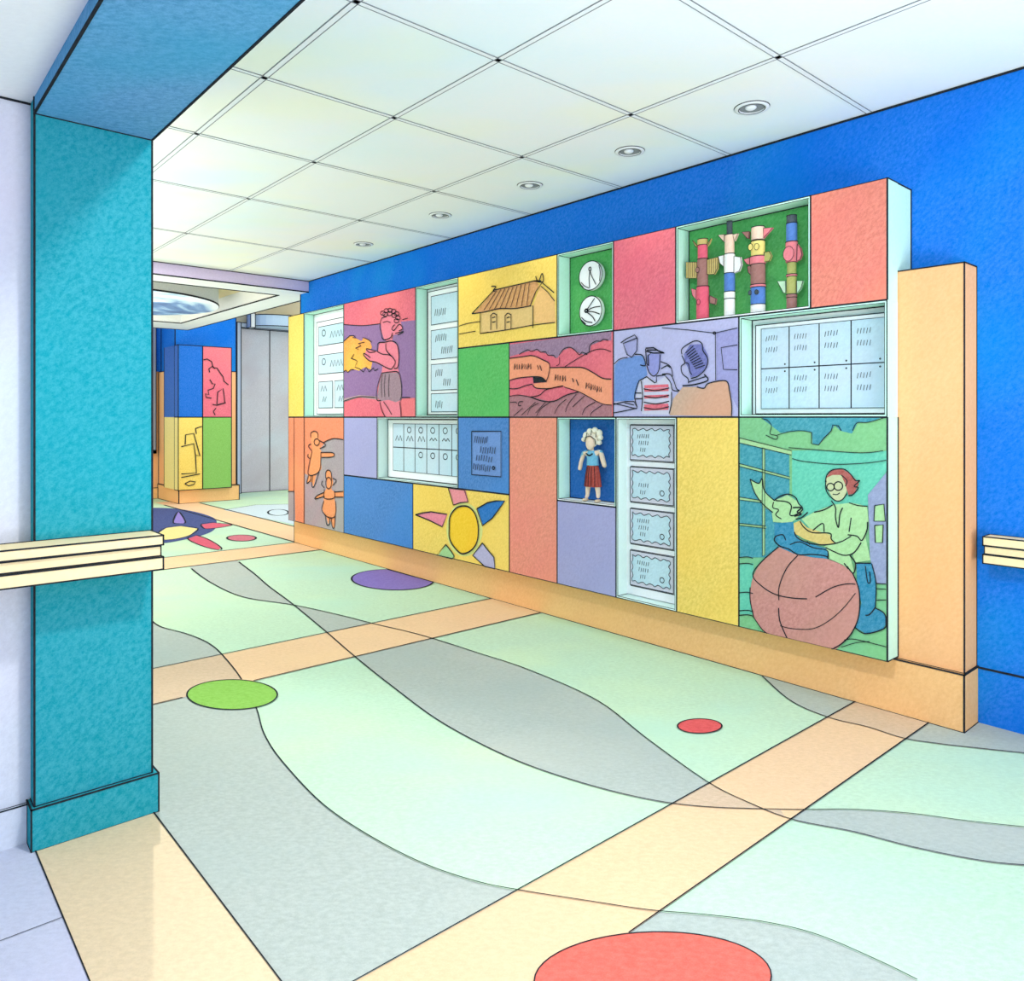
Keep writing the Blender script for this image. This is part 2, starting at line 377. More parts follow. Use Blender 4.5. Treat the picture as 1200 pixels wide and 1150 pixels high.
struct(MB().box((5.62, DO-.12, 0), (5.70, DO+.04, 3.36), 0, .014).box((5.70, DO-.1, 3.27), (7.1, DO+.04, 3.36), 0, .012), 'trim_door', [crayon('door_surround', (196, 206, 220), .06), INK])

# ------------------------------------------------------------------ lamps above the grey doors: curved hood
hd = thing('curved_wall_lamp', (6.6, DO-.02, 3.37), 'pale blue curved wall lamp above the grey double doors', 'lamp')
m = MB(); n = 14; x0, x1, z0, z1, r = 5.92, 7.3, 3.3, 3.52, .24
prof = [(-cos(pi*k/n/1.0), sin(pi*k/n)) for k in range(n+1)]
cxm, hw = (x0+x1)/2, (x1-x0)/2
ring = [(cxm+hw*c_, DO-.12-r*.2-.42*s_) for c_, s_ in prof]
vs = [(x, y, z0) for x, y in ring]+[(x, y, z1) for x, y in ring]+[(x0, DO-.11, z0), (x1, DO-.11, z0), (x0, DO-.11, z1), (x1, DO-.11, z1)]
k = n+1
fs = [(i, i+1, k+i+1, k+i) for i in range(n)]+[tuple(range(n, -1, -1))+(2*k, 2*k+1), tuple(range(k, 2*k))+(2*k+3, 2*k+2), (2*k, 0, k, 2*k+2), (n, 2*k+1, 2*k+3, k+n)]
m.add(vs, fs, 0)
for zz in (z0, z1): m.tube([(x, y-.004, zz) for x, y in ring], .009, 1, 5)
m.build('lamp_shade', [crayon('lamp_glass', (196, 222, 246), .05, rough=.3), INK], hd)
MB().box((x0-.1, DO-.3, z0-.04), (x0-.01, DO-.11, z1+.02), 0, .012).build('bracket', [WHITE, INK], hd)

# ------------------------------------------------------------------ round sky drum in the coffer
cc = on_z(135, 353, 2.99)
dd = thing('round_ceiling_drum', (cc[0], cc[1], 2.99), 'round ceiling drum painted with a blue cloudy sky, hung in the far coffer', 'ceiling drum')
RD = 1.24
MB().lathe([(RD, 0), (RD, ZR+.2-2.99)], (cc[0], cc[1], 2.99), 0, 64, cap=False).lathe([(RD+.006, -.01), (RD+.006, .01)], (cc[0], cc[1], 2.99), 1, 64).build('drum_side', [crayon('drum_grey', (196, 204, 206), .1), INK], dd)
def sky_mat():
    m = bpy.data.materials.new('painted_sky'); m.use_nodes = True; nt = m.node_tree; N = nt.nodes; L = nt.links
    bs = N['Principled BSDF']; bs.inputs['Roughness'].default_value = .6
    tc = N.new('ShaderNodeTexCoord'); nz = N.new('ShaderNodeTexNoise'); nz.inputs['Scale'].default_value = .8; nz.inputs['Detail'].default_value = 5; nz.inputs['Distortion'].default_value = 1.4
    mp = N.new('ShaderNodeMapping'); mp.inputs['Location'].default_value = (2.3, .4, 0); L.new(tc.outputs['Object'], mp.inputs['Vector']); L.new(mp.outputs['Vector'], nz.inputs['Vector'])
    cr = N.new('ShaderNodeValToRGB'); e = cr.color_ramp.elements
    e[0].position = .40; e[0].color = (*lin((92, 122, 170)), 1); e[1].position = .60; e[1].color = (*lin((240, 248, 255)), 1)
    q = e.new(.47); q.color = (*lin((120, 158, 208)), 1); q = e.new(.52); q.color = (*lin((190, 222, 245)), 1)
    L.new(nz.outputs['Fac'], cr.inputs['Fac']); L.new(cr.outputs['Color'], bs.inputs['Base Color']); return m
MB().lathe([(RD, -.012), (RD, -.004)], (cc[0], cc[1], 2.99), 0, 64, smooth=False).build('sky_painting', sky_mat(), dd)

# ------------------------------------------------------------------ handrails
def rail_left():
    t = thing('wall_handrail', (-1.2, 2.965, .95), 'pale wooden handrail across the teal pier and pale left wall', 'handrail', None)
    x0, x1 = -3.2, .845
    MB().box((x0, 2.89, 1.035), (x1, 3.045, 1.069), 0, .005).build('top_rail', [RAILM, INK], t)
    MB().box((x0, 2.898, .995), (x1-.006, 3.045, 1.03), 0, .004).build('middle_rail', [RAILM, INK], t)
    MB().box((x0, 2.89, .946), (x1, 3.045, .99), 0, .005).build('lower_rail', [RAILM, INK], t)
    MB().box((x0, 3.045, .96), (LX0-.002, 3.118, 1.06), 0).build('mounting_block', [RAILM], t)
rail_left()
t = thing('wall_handrail', (4.1, 0, .80), 'short pale wooden handrail end on the blue wall at the right edge', 'handrail')
MB().box((4.05, -2.5, .888), (XW, 1.205, .929), 0, .005).build('top_rail', [RAILM, INK], t)
MB().box((4.056, -2.5, .848), (XW, 1.20, .884), 0, .004).build('middle_rail', [RAILM, INK], t)
MB().box((4.05, -2.5, .802), (XW, 1.205, .844), 0, .005).build('lower_rail', [RAILM, INK], t)

# ------------------------------------------------------------------ downlights
dl = [on_z(*p, ZC) for p in [(881, 126), (738, 177), (621, 217), (516, 252), (426, 286)]]
names = ['nearest of the five recessed downlights, above the totem case', 'recessed downlight second from the right, above the rose panel',
         'middle one of the five recessed downlights', 'recessed downlight second from the left, above the tall plaque case', 'farthest recessed downlight, nearest the lobby']
RG = crayon('reflector_grey', (140, 146, 150), .1)
for i, (x, y) in enumerate(dl):
    t = thing('recessed_downlight', (x, y, ZC), names[i], 'downlight', 'downlights along the display wall')
    MB().lathe([(.088, 0), (.09, -.006), (.07, -.009), (.066, -.002)], (x, y, ZC), 0, 32, cap=False).lathe([(.0905, -.004), (.093, 0)], (x, y, ZC), 1, 32, cap=False).lathe([(.066, -.0095), (.0705, -.0098)], (x, y, ZC), 1, 32, cap=False).build('trim_ring', [WHITE, INK], t)
    MB().lathe([(.001, -.0012), (.066, -.002)], (x, y, ZC), 0, 32, cap=False).build('reflector', RG, t)
    MB().ball((x-.01, y, ZC-.004), (.03, .03, .012), 0, 8).build('bulb', WHITE, t)
    ld = bpy.data.lights.new('downlight_glow', 'SPOT'); ld.energy = 9; ld.color = (1, .9, .7); ld.spot_size = 1.9; ld.spot_blend = .9; ld.shadow_soft_size = .06
    lo = bpy.data.objects.new('downlight_glow', ld); lo.location = (x, y, ZC-.03); COL.objects.link(lo)

# ------------------------------------------------------------------ display wall panels
def Yp(px, X=XP): return on_x(px, 489, X)[0]
def edge(Y): return .0042+.0006*max(0, Y-1.5)
def face_to3(off): return lambda a, b: (XP-off, a, b)
def outline(mb, y0, y1, z0, z1, m=1, X=XP-.0012, w=None):
    w = w or edge((y0+y1)/2)
    a, b = min(y0, y1), max(y0, y1)
    for s_ in ((a, z0, a+w, z1), (b-w, z0, b, z1), (a, z0, b, z0+w), (a, z1-w, b, z1)):
        mb.box((X, s_[0], s_[1]), (X+.003, s_[2], s_[3]), m)
def panel(px0, px1, z0, z1, mat, label, cat='wall panel', name='wall_panel', side=None):
    y0, y1 = Yp(px0), Yp(px1)
    if px1 >= 1040: y1 = 1.564
    t = thing(name, (XP, (y0+y1)/2, z0), label, cat, 'square panels of the display wall' if cat == 'wall panel' else None)
    m = MB().box((XP, y1+.0006, z0+.0006), (XS-.005, y0-.0006, z1-.0006), 2)
    m.box((XP-.0006, y1+.0006, z0+.0006), (XP+.003, y0-.0006, z1-.0006), 0)
    outline(m, y0, y1, z0, z1)
    if px1 >= 1040:
        for X in ((XP, XS-.004) if z1 < 2.6 else (XP,)): m.box((X-.002, y1-.003, z0), (X+.004, y1+.001, z1), 1)
        for Z in (z1-.003, z0): m.box((XP, y1-.003, Z-.001), (XS-.002, y1+.001, Z+.003), 1) if Z in (z0,) and z0 < .3 or Z > 2.6 else None
    m.build('panel_body', [mat, INK, side or MINTW], t)
    t['_b'] = [y0, y1, z0, z1]
    return t
LAY = {}
def clipbox(pts, b):
    y1, y0, z0, z1 = b[1]+.004, b[0]-.004, b[2]+.004, b[3]-.004
    def cl(ps, f):
        out = []
        for i in range(len(ps)):
            a, c = ps[i-1], ps[i]; fa, fc = f(a), f(c)
            if (fa >= 0) != (fc >= 0):
                t = fa/(fa-fc); out.append((a[0]+(c[0]-a[0])*t, a[1]+(c[1]-a[1])*t))
            if fc >= 0: out.append(c)
        return out
    for f in (lambda p: p[0]-y1, lambda p: y0-p[0], lambda p: p[1]-z0, lambda p: z1-p[1]): pts = cl(pts, f)
    return pts
def paint(t, name, pts, mat, cr=None, sm=True, X=XP, label=None):
    """flat painted shape on the face of a mural"""
    if cr: pts = crop(*cr, pts)
    if sm: pts = smooth(pts, 4, True)
    q = [on_x(x, y, XP) for x, y in pts]
    if '_b' in t: q = clipbox(q, t['_b'])
    if len(q) < 3: return
    LAY[t.name] = LAY.get(t.name, 0)+1
    o = MB().poly([(X-.001-.00035*LAY[t.name], a, b) for a, b in q]).build(name, mat, t)
    if label: o['label'] = label
    return o
class Ink:
    def __init__(s, t, cr=None, X=XP, off=.0085): s.t, s.cr, s.X, s.off, s.mb = t, cr, X, off, MB()
    def line(s, pts, px=1.25, sm=True, closed=False, raw=False):
        if s.cr and not raw: pts = crop(*s.cr, pts)
        if sm and len(pts) > 2: pts = smooth(pts, 5, closed)
        q = [on_x(x, y, s.X) for x, y in pts]
        if '_b' in s.t:
            b = s.t['_b']; q = [(min(max(a, b[1]+.003), b[0]-.003), min(max(c, b[2]+.003), b[3]-.003)) for a, c in q]
        w = [px*(s.X*S+a*C)/F*.95 for a, _ in q]
        s.mb.strip(q, w, lambda a, b: (s.X-s.off, a, b), 0, closed); return s
    def ring(s, c, rx, ry, px=1.2):
        s.line([(c[0]+rx*cos(2*pi*k/14), c[1]+ry*sin(2*pi*k/14)) for k in range(14)], px, True, True); return s
    def ticks(s, x, y, n, dx, h, slope=0, px=1.1):
        for i in range(n):
            j = random.uniform(-.12, .12)*h
            s.line([(x+i*dx+h*.08, y+slope*i*dx-h/2+j), (x+i*dx-h*.08, y+slope*i*dx+h/2+j)], px, False)
        return s
    def done(s, name='ink_drawing', parent=None):
        if s.mb.v: s.mb.build(name, INK, parent or s.t)

Z0, Z1, Z2, Z3, Z4 = ZFOOT
# upper half
panel(338, 356, Z2, Z4, M_YEL, 'narrow tall yellow panel at the far end of the display wall')
kids = panel(338, 403, Z0, Z2, crayon('orange_mural', (240, 144, 106), .16, tint=[(244, 136, 104), (242, 166, 116)], tint_amt=.6), 'orange and grey mural of two children, far end of the wall', 'mural', 'mural_panel')
worker = panel(403, 487, Z2, Z4, M_RED, 'rose and mauve mural of a person holding golden leaves', 'mural', 'mural_panel')
house = panel(537, 653, Z3, Z4, M_YEL, 'yellow mural of a small farmhouse with a ribbed roof', 'mural', 'mural_panel')
panel(537, 597, Z2, Z3, M_GRN, 'plain green square panel below the farmhouse mural')
ribbon = panel(597, 719, Z2, Z3, M_RED, 'rose landscape mural with a lettered ribbon', 'mural', 'mural_panel')
panel(719, 792, Z3, Z4, M_RED, 'plain rose panel left of the totem case')
people = panel(719, 866, Z2, Z3, crayon('lavender_mural', (186, 186, 226), .10), 'lavender mural of three people talking', 'mural', 'mural_panel')
panel(950, 1040, Z3, Z4, M_ORD, 'plain coral panel at the top near corner of the wall')
# lower half
panel(403, 442, Z1, Z2, M_LAV, 'small lavender panel below the leaf mural')
panel(403, 484, Z0, Z1, M_BLU, 'plain blue panel at the base beside the children mural')
tb = panel(537, 597, Z1, Z2, M_BLU, 'blue square panel with a framed block of writing')
sun = panel(484, 597, Z0, Z1, M_YEL, 'yellow mural of a sun with coloured rays', 'mural', 'mural_panel')
panel(597, 653, Z0, Z2, M_SAL, 'tall plain salmon panel right of the sun mural')
panel(653, 722, Z0, Z1, M_LAV, 'plain lavender panel below the doll niche')
panel(793, 866, Z0, Z2, M_YEL, 'tall plain yellow panel between certificates and the ball mural')
G = crayon('green_mural', (128, 196, 140), .14, tint=[(140, 205, 130), (110, 190, 160)], tint_amt=.6)
ball = panel(866, 1040, Z0, Z2, G, 'large green mural of a therapist and child on an exercise ball', 'mural', 'mural_panel')

# children mural
cr = (335, 480, 7.19)
GRY = crayon('warm_grey_paint', (172, 158, 166), .15, tint=[(160, 175, 165), (190, 150, 160)], tint_amt=.6)
PCH = crayon('peach_paint', (246, 158, 106), .12)
paint(kids, 'painted_hill', [(160, 540), (200, 560), (250, 450), (290, 330), (340, 270), (420, 245), (490, 255), (490, 1060), (20, 1000), (20, 690), (75, 690), (80, 960), (160, 970)], GRY, cr, False)
paint(kids, 'painted_child', [(220, 350), (215, 260), (215, 200), (245, 183), (275, 205), (290, 260), (300, 355), (400, 365), (400, 400), (300, 405), (300, 500), (260, 545), (235, 645), (220, 610), (180, 620), (195, 540), (210, 420), (190, 390), (200, 370)], PCH, cr)
paint(kids, 'painted_child', [(340, 520), (370, 512), (390, 570), (400, 620), (385, 665), (410, 690), (490, 690), (490, 735), (415, 740), (425, 830), (420, 895), (415, 990), (395, 985), (370, 920), (360, 965), (340, 900), (310, 840), (320, 740), (250, 755), (270, 725), (325, 690), (345, 650)], PCH, cr)
k = Ink(kids, cr)
k.line([(72, 0), (72, 640), (72, 940)], 1, False).line([(158, 0), (158, 975)], 1.4, False).line([(20, 690), (72, 690)], 1, False)
k.line([(320, 280), (370, 255), (420, 245), (490, 255)], 1.2)
k.line([(215, 235), (215, 200), (245, 183), (272, 200), (275, 240)]).ring((265, 275), 22, 28).line([(215, 290), (195, 310), (225, 350)]).line([(285, 260), (340, 300), (290, 330)])
k.line([(225, 355), (200, 470), (192, 540), (230, 555), (290, 510), (300, 360)]).line([(300, 362), (400, 365), (402, 398), (305, 405)]).line([(195, 375), (188, 395), (205, 415)])
k.line([(195, 555), (180, 620), (210, 600), (215, 560)]).line([(230, 560), (222, 640), (245, 645), (285, 520)])
k.line([(345, 590), (338, 540), (358, 510), (385, 530), (390, 600)]).ring((365, 620), 24, 48).line([(315, 600), (305, 630), (330, 660)]).line([(400, 580), (430, 600), (400, 640)])
k.line([(330, 670), (325, 740), (370, 755), (415, 740), (412, 680)]).line([(325, 700), (270, 725), (250, 755), (330, 730)]).line([(415, 695), (488, 690)]).line([(415, 738), (488, 738)])
k.line([(325, 770), (308, 850), (365, 910), (420, 895), (425, 770)]).line([(335, 880), (350, 970), (375, 960), (370, 900)]).line([(385, 905), (395, 985), (412, 995), (420, 900)])
k.done()

# leaf mural
cr = (400, 340, 7.186)
paint(worker, 'painted_background', [(0, 290), (180, 300), (330, 285), (660, 250), (660, 905), (500, 915), (300, 905), (150, 900), (0, 940)], M_PUR, cr, False)
paint(worker, 'painted_path', [(15, 915), (150, 885), (300, 895), (310, 925), (150, 905), (15, 945)], crayon('dusty_grey', (178, 150, 158), .12), cr, False)
LEAF = P('golden_leaf', (248, 168, 74), .25, tint=[(240, 124, 70), (236, 200, 84)], tint_amt=.7)
paint(worker, 'painted_leaf', [(15, 440), (60, 395), (90, 385), (130, 410), (170, 430), (190, 400), (240, 425), (260, 480), (240, 520), (270, 560), (260, 620), (250, 670), (200, 650), (150, 680), (100, 665), (60, 690), (15, 680)], LEAF, cr, False)
SK = P('rose_skin', (232, 130, 148), .1)
paint(worker, 'painted_figure', [(335, 290), (345, 190), (380, 165), (440, 160), (475, 200), (500, 260), (520, 330), (480, 370), (440, 380), (430, 430), (480, 470), (490, 560), (480, 660), (500, 760), (510, 870), (500, 940), (510, 1080), (380, 1080), (340, 980), (310, 930), (305, 830), (340, 700), (350, 640), (230, 590), (195, 550), (215, 500), (310, 520), (320, 450), (380, 430), (360, 410), (340, 350)], SK, cr, False)
paint(worker, 'painted_skirt', [(345, 700), (480, 695), (510, 790), (510, 925), (460, 945), (400, 925), (340, 935), (305, 910), (320, 790)], crayon('taupe_paint', (160, 132, 146), .16), cr, False)
k = Ink(worker, cr)
k.line([(15, 290), (180, 300), (330, 285)], 1)
[k.ring((x_, y_), 20, 17, 1.1) for x_, y_ in ((355, 195), (385, 175), (415, 172), (445, 180), (470, 200), (375, 205), (410, 200), (450, 215), (482, 235), (470, 260))]
k.line([(455, 290), (430, 325), (450, 340), (480, 300), (500, 290), (522, 325), (490, 345)], 1.2)
k.line([(385, 225), (345, 240), (330, 310), (340, 350), (348, 400), (370, 420), (420, 400), (435, 360)], 1.3).line([(355, 275), (390, 265), (420, 275)], 1).line([(460, 365), (530, 350), (480, 380)], 1.2).line([(520, 250), (565, 238)], 1)
k.line([(435, 380), (430, 410)], 1).line([(310, 520), (315, 450), (370, 440), (430, 430), (475, 460), (490, 560), (480, 650), (450, 660)], 1.4).line([(380, 450), (385, 510), (440, 570), (460, 610), (440, 650), (410, 665), (300, 610), (240, 595), (195, 550), (200, 535), (250, 570)], 1.3)
k.line([(300, 515), (265, 505), (215, 495), (240, 525), (290, 520)], 1.2).line([(310, 520), (350, 540), (400, 545), (430, 560)], 1.2)
k.line([(345, 700), (420, 690), (485, 695), (510, 790), (512, 880), (500, 930)], 1.2).line([(345, 700), (315, 790), (300, 890), (310, 930), (340, 930)], 1.2)
for xx in (350, 375, 410): k.line([(xx, 710), (xx-8, 800), (xx-5, 900)], .9)
k.line([(330, 945), (345, 1010), (380, 1080)], 1.3).line([(360, 940), (395, 990), (430, 1050)], 1.1).line([(495, 940), (505, 1010), (508, 1080)], 1.3)
k.line([(15, 940), (150, 900), (290, 905)], 1).line([(515, 905), (585, 905)], 1.2)
k.line([(15, 435), (60, 400), (75, 385), (110, 385), (130, 405), (100, 400)], 1.1, False).line([(260, 440), (235, 420), (215, 410), (185, 400), (200, 440), (150, 450), (170, 470), (125, 490), (150, 500)], 1.1, False)
k.line([(110, 540), (95, 570), (85, 575), (125, 590), (140, 600), (120, 650), (160, 665), (190, 690), (215, 650), (240, 690), (275, 655), (285, 680), (315, 665)], 1.1, False).line([(15, 690), (45, 675), (60, 695), (85, 670), (110, 670)], 1.1, False)
k.done()

# farmhouse mural
cr = (530, 260, 4.615)
paint(house, 'painted_wall', [(155, 495), (440, 450), (440, 560), (155, 605)], crayon('ochre_wall', (232, 196, 128), .12), cr, False)
paint(house, 'painted_gable', [(440, 450), (475, 345), (555, 420), (560, 545), (445, 550)], crayon('peach_gable', (246, 196, 126), .12), cr, False)
paint(house, 'painted_roof', [(120, 495), (230, 370), (450, 320), (470, 340), (425, 455)], crayon('ribbed_roof', (224, 164, 104), .2), cr, False)
k = Ink(house, cr)
k.line([(110, 498), (165, 440), (230, 370), (450, 320), (485, 320)], 1.4, False).line([(110, 498), (180, 488), (260, 470), (340, 470), (430, 455)], 1.4).line([(425, 455), (455, 380), (490, 330), (555, 385)], 1.4, False).line([(485, 350), (520, 380), (558, 430)], 1.1, False)
k.line([(215, 350), (240, 352), (225, 372), (235, 378)], 1.4).line([(455, 295), (470, 325), (490, 280), (495, 325), (445, 320)], 1.6)
for i in range(9): k.line([(245+i*22, 372-i*5), (175+i*29, 478-i*3)], 1, False)
k.line([(155, 495), (155, 605), (200, 598)], 1.3, False).line([(440, 455), (440, 575)], 1.4, False).line([(155, 605), (300, 585), (440, 560), (560, 545)], 1.2)
for x in (212, 290): k.line([(x, 505), (x, 585)], 1.4, False).line([(x+32, 500), (x+32, 580)], 1.2, False).line([(x, 508), (x+15, 495), (x+32, 505)], 1.2).line([(x+8, 520), (x+25, 515)], 1.4).line([(x+8, 545), (x+26, 540)], 1.4)
k.line([(40, 565), (90, 550), (155, 540)], 1).line([(40, 608), (130, 592)], 1)
k.done()

# ribbon mural
cr = (590, 385, 8.571)
SKY = crayon('dusk_paint', (158, 128, 158), .2, tint=[(175, 110, 145)], tint_amt=.5)
paint(ribbon, 'painted_sky', [(40, 165), (1085, 30), (1085, 120), (1000, 120), (880, 170), (870, 240), (830, 265), (760, 250), (670, 190), (600, 220), (540, 300), (450, 260), (360, 225), (280, 220), (180, 250), (45, 290)], SKY, cr, False)
paint(ribbon, 'painted_field', [(45, 690), (200, 670), (300, 690), (450, 730), (560, 715), (650, 660), (760, 635), (850, 680), (980, 755), (1090, 770), (1090, 885), (45, 885)], crayon('field_paint', (178, 122, 132), .16), cr, False)
RIB = crayon('ribbon_paint', (248, 160, 125), .1)
paint(ribbon, 'painted_ribbon', [(470, 395), (820, 395), (900, 440), (1000, 500), (1090, 510), (1090, 768), (1000, 765), (900, 710), (760, 635), (600, 580), (460, 605), (320, 600), (305, 555), (440, 540)], RIB, cr, False)
paint(ribbon, 'painted_ribbon', [(45, 300), (200, 285), (300, 275), (400, 315), (468, 360), (455, 500), (440, 540), (390, 495), (300, 482), (200, 490), (45, 525)], RIB, cr, False)
paint(ribbon, 'painted_fold', [(298, 488), (390, 495), (440, 540), (305, 550)], INK, cr, False)
k = Ink(ribbon, cr)
k.line([(165, 262), (200, 240), (250, 215), (290, 232), (345, 210), (380, 240), (430, 235), (455, 270), (510, 270), (530, 300)], 1).line([(565, 270), (610, 210), (670, 190), (720, 215), (770, 265), (800, 240), (850, 265)], 1.1).line([(870, 240), (875, 175), (930, 130), (985, 130), (1010, 110), (1060, 120)], 1.1)
k.line([(625, 385), (760, 300), (900, 225), (1000, 208), (1090, 235)], 1).line([(540, 375), (570, 355), (570, 290)], .9)
k.line([(45, 305), (200, 285), (300, 275), (400, 315), (470, 360), (460, 470), (435, 535)], 1.3).line([(45, 530), (150, 500), (300, 485), (390, 492), (435, 530)], 1.2).line([(470, 395), (640, 392), (800, 395), (900, 440), (1000, 500), (1090, 510)], 1.4)
k.line([(300, 570), (340, 600), (460, 605), (540, 590), (610, 578)], 1.3).line([(620, 590), (760, 635), (850, 680), (990, 755), (1095, 770)], 1).line([(45, 605), (140, 605), (230, 575), (300, 560)], 1.2).line([(280, 690), (370, 670), (440, 615), (600, 580)], 1.2).line([(280, 690), (400, 730), (520, 730), (640, 670), (760, 640)], 1.4).line([(45, 690), (150, 670), (280, 690)], 1)
for a in ([(360, 750), (280, 800), (250, 870)], [(480, 740), (380, 810), (340, 880)], [(640, 710), (560, 780), (520, 860)], [(740, 660), (660, 760), (630, 840)], [(820, 680), (700, 790)], [(930, 740), (830, 800), (800, 870)], [(1000, 770), (900, 840), (880, 880)], [(200, 800), (110, 880)], [(330, 740), (190, 870)], [(430, 740), (330, 850)]): k.line(a, .9)
def squig(pts, px=1.5): k.line(pts, px, False)
for x0, y0, sl, n, kinds in ((120, 385, -.02, 4, 'nimn'), (530, 492, .15, 3, 'nin'), (840, 575, .33, 3, 'nmm')):
    x = x0
    for ch in kinds:
        y = y0+sl*(x-x0)
        if ch == 'i': squig([(x, y-22), (x-3, y+26)], 1.5); x += 26
        elif ch == 'n': squig([(x-4, y+30), (x+2, y-30), (x+6, y+10), (x+26, y-26), (x+26, y+28)], 1.5); x += 48
        else: squig([(x-4, y+30), (x+2, y-30), (x+6, y+14), (x+22, y-24), (x+22, y+24), (x+40, y-22), (x+40, y+28)], 1.5); x += 62
squig([(350, 370), (356, 415), (375, 370), (390, 425)], 1.5); squig([(700, 500), (712, 540)]); squig([(740, 515), (760, 575)])
k.line([(75, 745), (130, 740), (140, 755)], 1).line([(205, 735), (165, 740), (160, 775), (185, 775)], 1.2)
k.done()

# people mural
cr = (710, 380, 7.059)
PB = crayon('shirt_blue', (112, 148, 214), .12); PT = crayon('jacket_tan', (206, 172, 150), .12, tint=[(230, 160, 125)], tint_amt=.6)
paint(people, 'painted_doorway', [(915, 75), (1095, 30), (1095, 700), (1040, 600), (1020, 480), (915, 465)], crayon('lavender_shade', (160, 160, 212), .1), cr, False)
paint(people, 'painted_shirt', [(75, 340), (110, 300), (180, 280), (240, 262), (310, 260), (335, 360), (345, 420), (280, 470), (250, 600), (230, 630), (70, 640)], PB, cr, False, label='blue shirt')
paint(people, 'painted_head', [(150, 150), (265, 100), (262, 220), (220, 275), (180, 250)], M_LAV, cr, False)
paint(people, 'painted_striped_shirt', [(280, 470), (345, 430), (420, 480), (500, 425), (545, 500), (545, 560), (555, 640), (530, 750), (300, 745), (300, 620), (245, 600)], crayon('shirt_pale', (204, 204, 226), .06), cr, False)
for y in (505, 535, 590, 665, 690): paint(people, 'painted_stripe', [(320, y), (520, y-8), (522, y+18), (322, y+26)], M_RED, cr, False)
paint(people, 'painted_head', [(345, 260), (400, 235), (460, 250), (450, 370), (405, 430), (360, 390), (340, 330)], crayon('face_lavender', (148, 152, 214), .1), cr, False)
paint(people, 'painted_jacket', [(560, 620), (640, 520), (760, 520), (820, 530), (870, 480), (1000, 470), (1035, 560), (1050, 760), (530, 755)], PT, cr, False, label='tan jacket')
paint(people, 'painted_hair', [(650, 250), (700, 170), (800, 165), (850, 260), (840, 360), (760, 430), (705, 440), (690, 380), (660, 310)], crayon('hair_slate', (118, 122, 190), .2), cr, False)
k = Ink(people, cr)
k.line([(470, 30), (700, 50), (905, 75), (1095, 32)], 1, False).line([(912, 75), (915, 465)], 1, False).line([(1095, 172), (960, 195), (980, 375), (1095, 378)], 1.1, False).ring((905, 75), 10, 10)
k.line([(130, 155), (180, 120), (245, 90), (268, 120), (262, 220), (220, 275), (180, 250), (150, 160), (265, 115)], 1.3, False).line([(75, 330), (120, 290), (185, 275)], 1.1).line([(245, 250), (310, 260), (335, 340), (290, 338)], 1.4)
k.line([(335, 200), (400, 195), (440, 220), (490, 238), (400, 240), (340, 225), (335, 205), (345, 330), (360, 345), (355, 260), (380, 240), (345, 215), (430, 215), (480, 240)], 1.6, False).line([(345, 340), (365, 400), (405, 430), (445, 380), (455, 250)], 1.2)
k.line([(280, 470), (345, 435), (410, 485), (425, 480), (425, 430), (500, 420)], 1.4, False).line([(280, 470), (245, 590), (265, 690)], 1.5).line([(300, 470), (310, 600), (300, 720)], 1.4).line([(245, 570), (300, 570)], 1.3).line([(250, 620), (310, 615)], 1.3)
for y in (540, 600, 650, 695): k.line([(320, y-5), (420, y+10), (530, y-12)], 1.3)
k.line([(460, 310), (540, 350), (560, 430)], 1.3).line([(465, 370), (510, 345), (540, 360)], 1.4).line([(470, 415), (545, 420), (590, 530), (615, 550), (560, 545), (540, 480), (500, 430)], 1.3).line([(550, 560), (548, 660), (530, 740)], 1.4)
k.line([(70, 665), (170, 640), (240, 640), (265, 695), (150, 720), (65, 735)], 1.3, False).line([(70, 655), (260, 700)], 1.2, False).line([(160, 650), (240, 670)], 1.2, False)
k.line([(635, 250), (640, 200), (740, 140), (800, 160), (810, 220), (850, 290), (830, 370), (770, 430), (710, 450)], 1.4).line([(635, 260), (660, 320), (630, 350), (640, 410), (685, 450), (690, 490)], 1.4).line([(660, 320), (690, 330), (700, 390), (720, 420)], 1.2)
for i in range(9): k.line([(665+i*10, 300+i*16-60), (730+i*12, 210+i*20-30)], 1.3, False)
k.line([(640, 510), (740, 500), (850, 465), (820, 415)], 1.8).line([(690, 480), (830, 435)], 1.4).line([(760, 520), (820, 530), (855, 490), (1000, 470), (1030, 560), (1048, 680), (1045, 760)], 1.5)
k.done()

# framed writing on the blue square
cr = (435, 485, 7.27)
paint(tb, 'framed_text_field', [(862, 150), (1112, 150), (1112, 538), (862, 518)], crayon('text_field', (112, 150, 214), .1), cr, False)
k = Ink(tb, cr)
k.line([(862, 150), (1112, 150), (1112, 538), (862, 518), (862, 150)], 1.4, False)
k.ticks(890, 215, 7, 17, 55, .1).ticks(940, 305, 7, 20, 55, .1).ticks(905, 375, 7, 21, 48, .1).ticks(880, 450, 9, 17, 50, .15).ring((1048, 462), 10, 12, 1.6)
k.done('lettering')

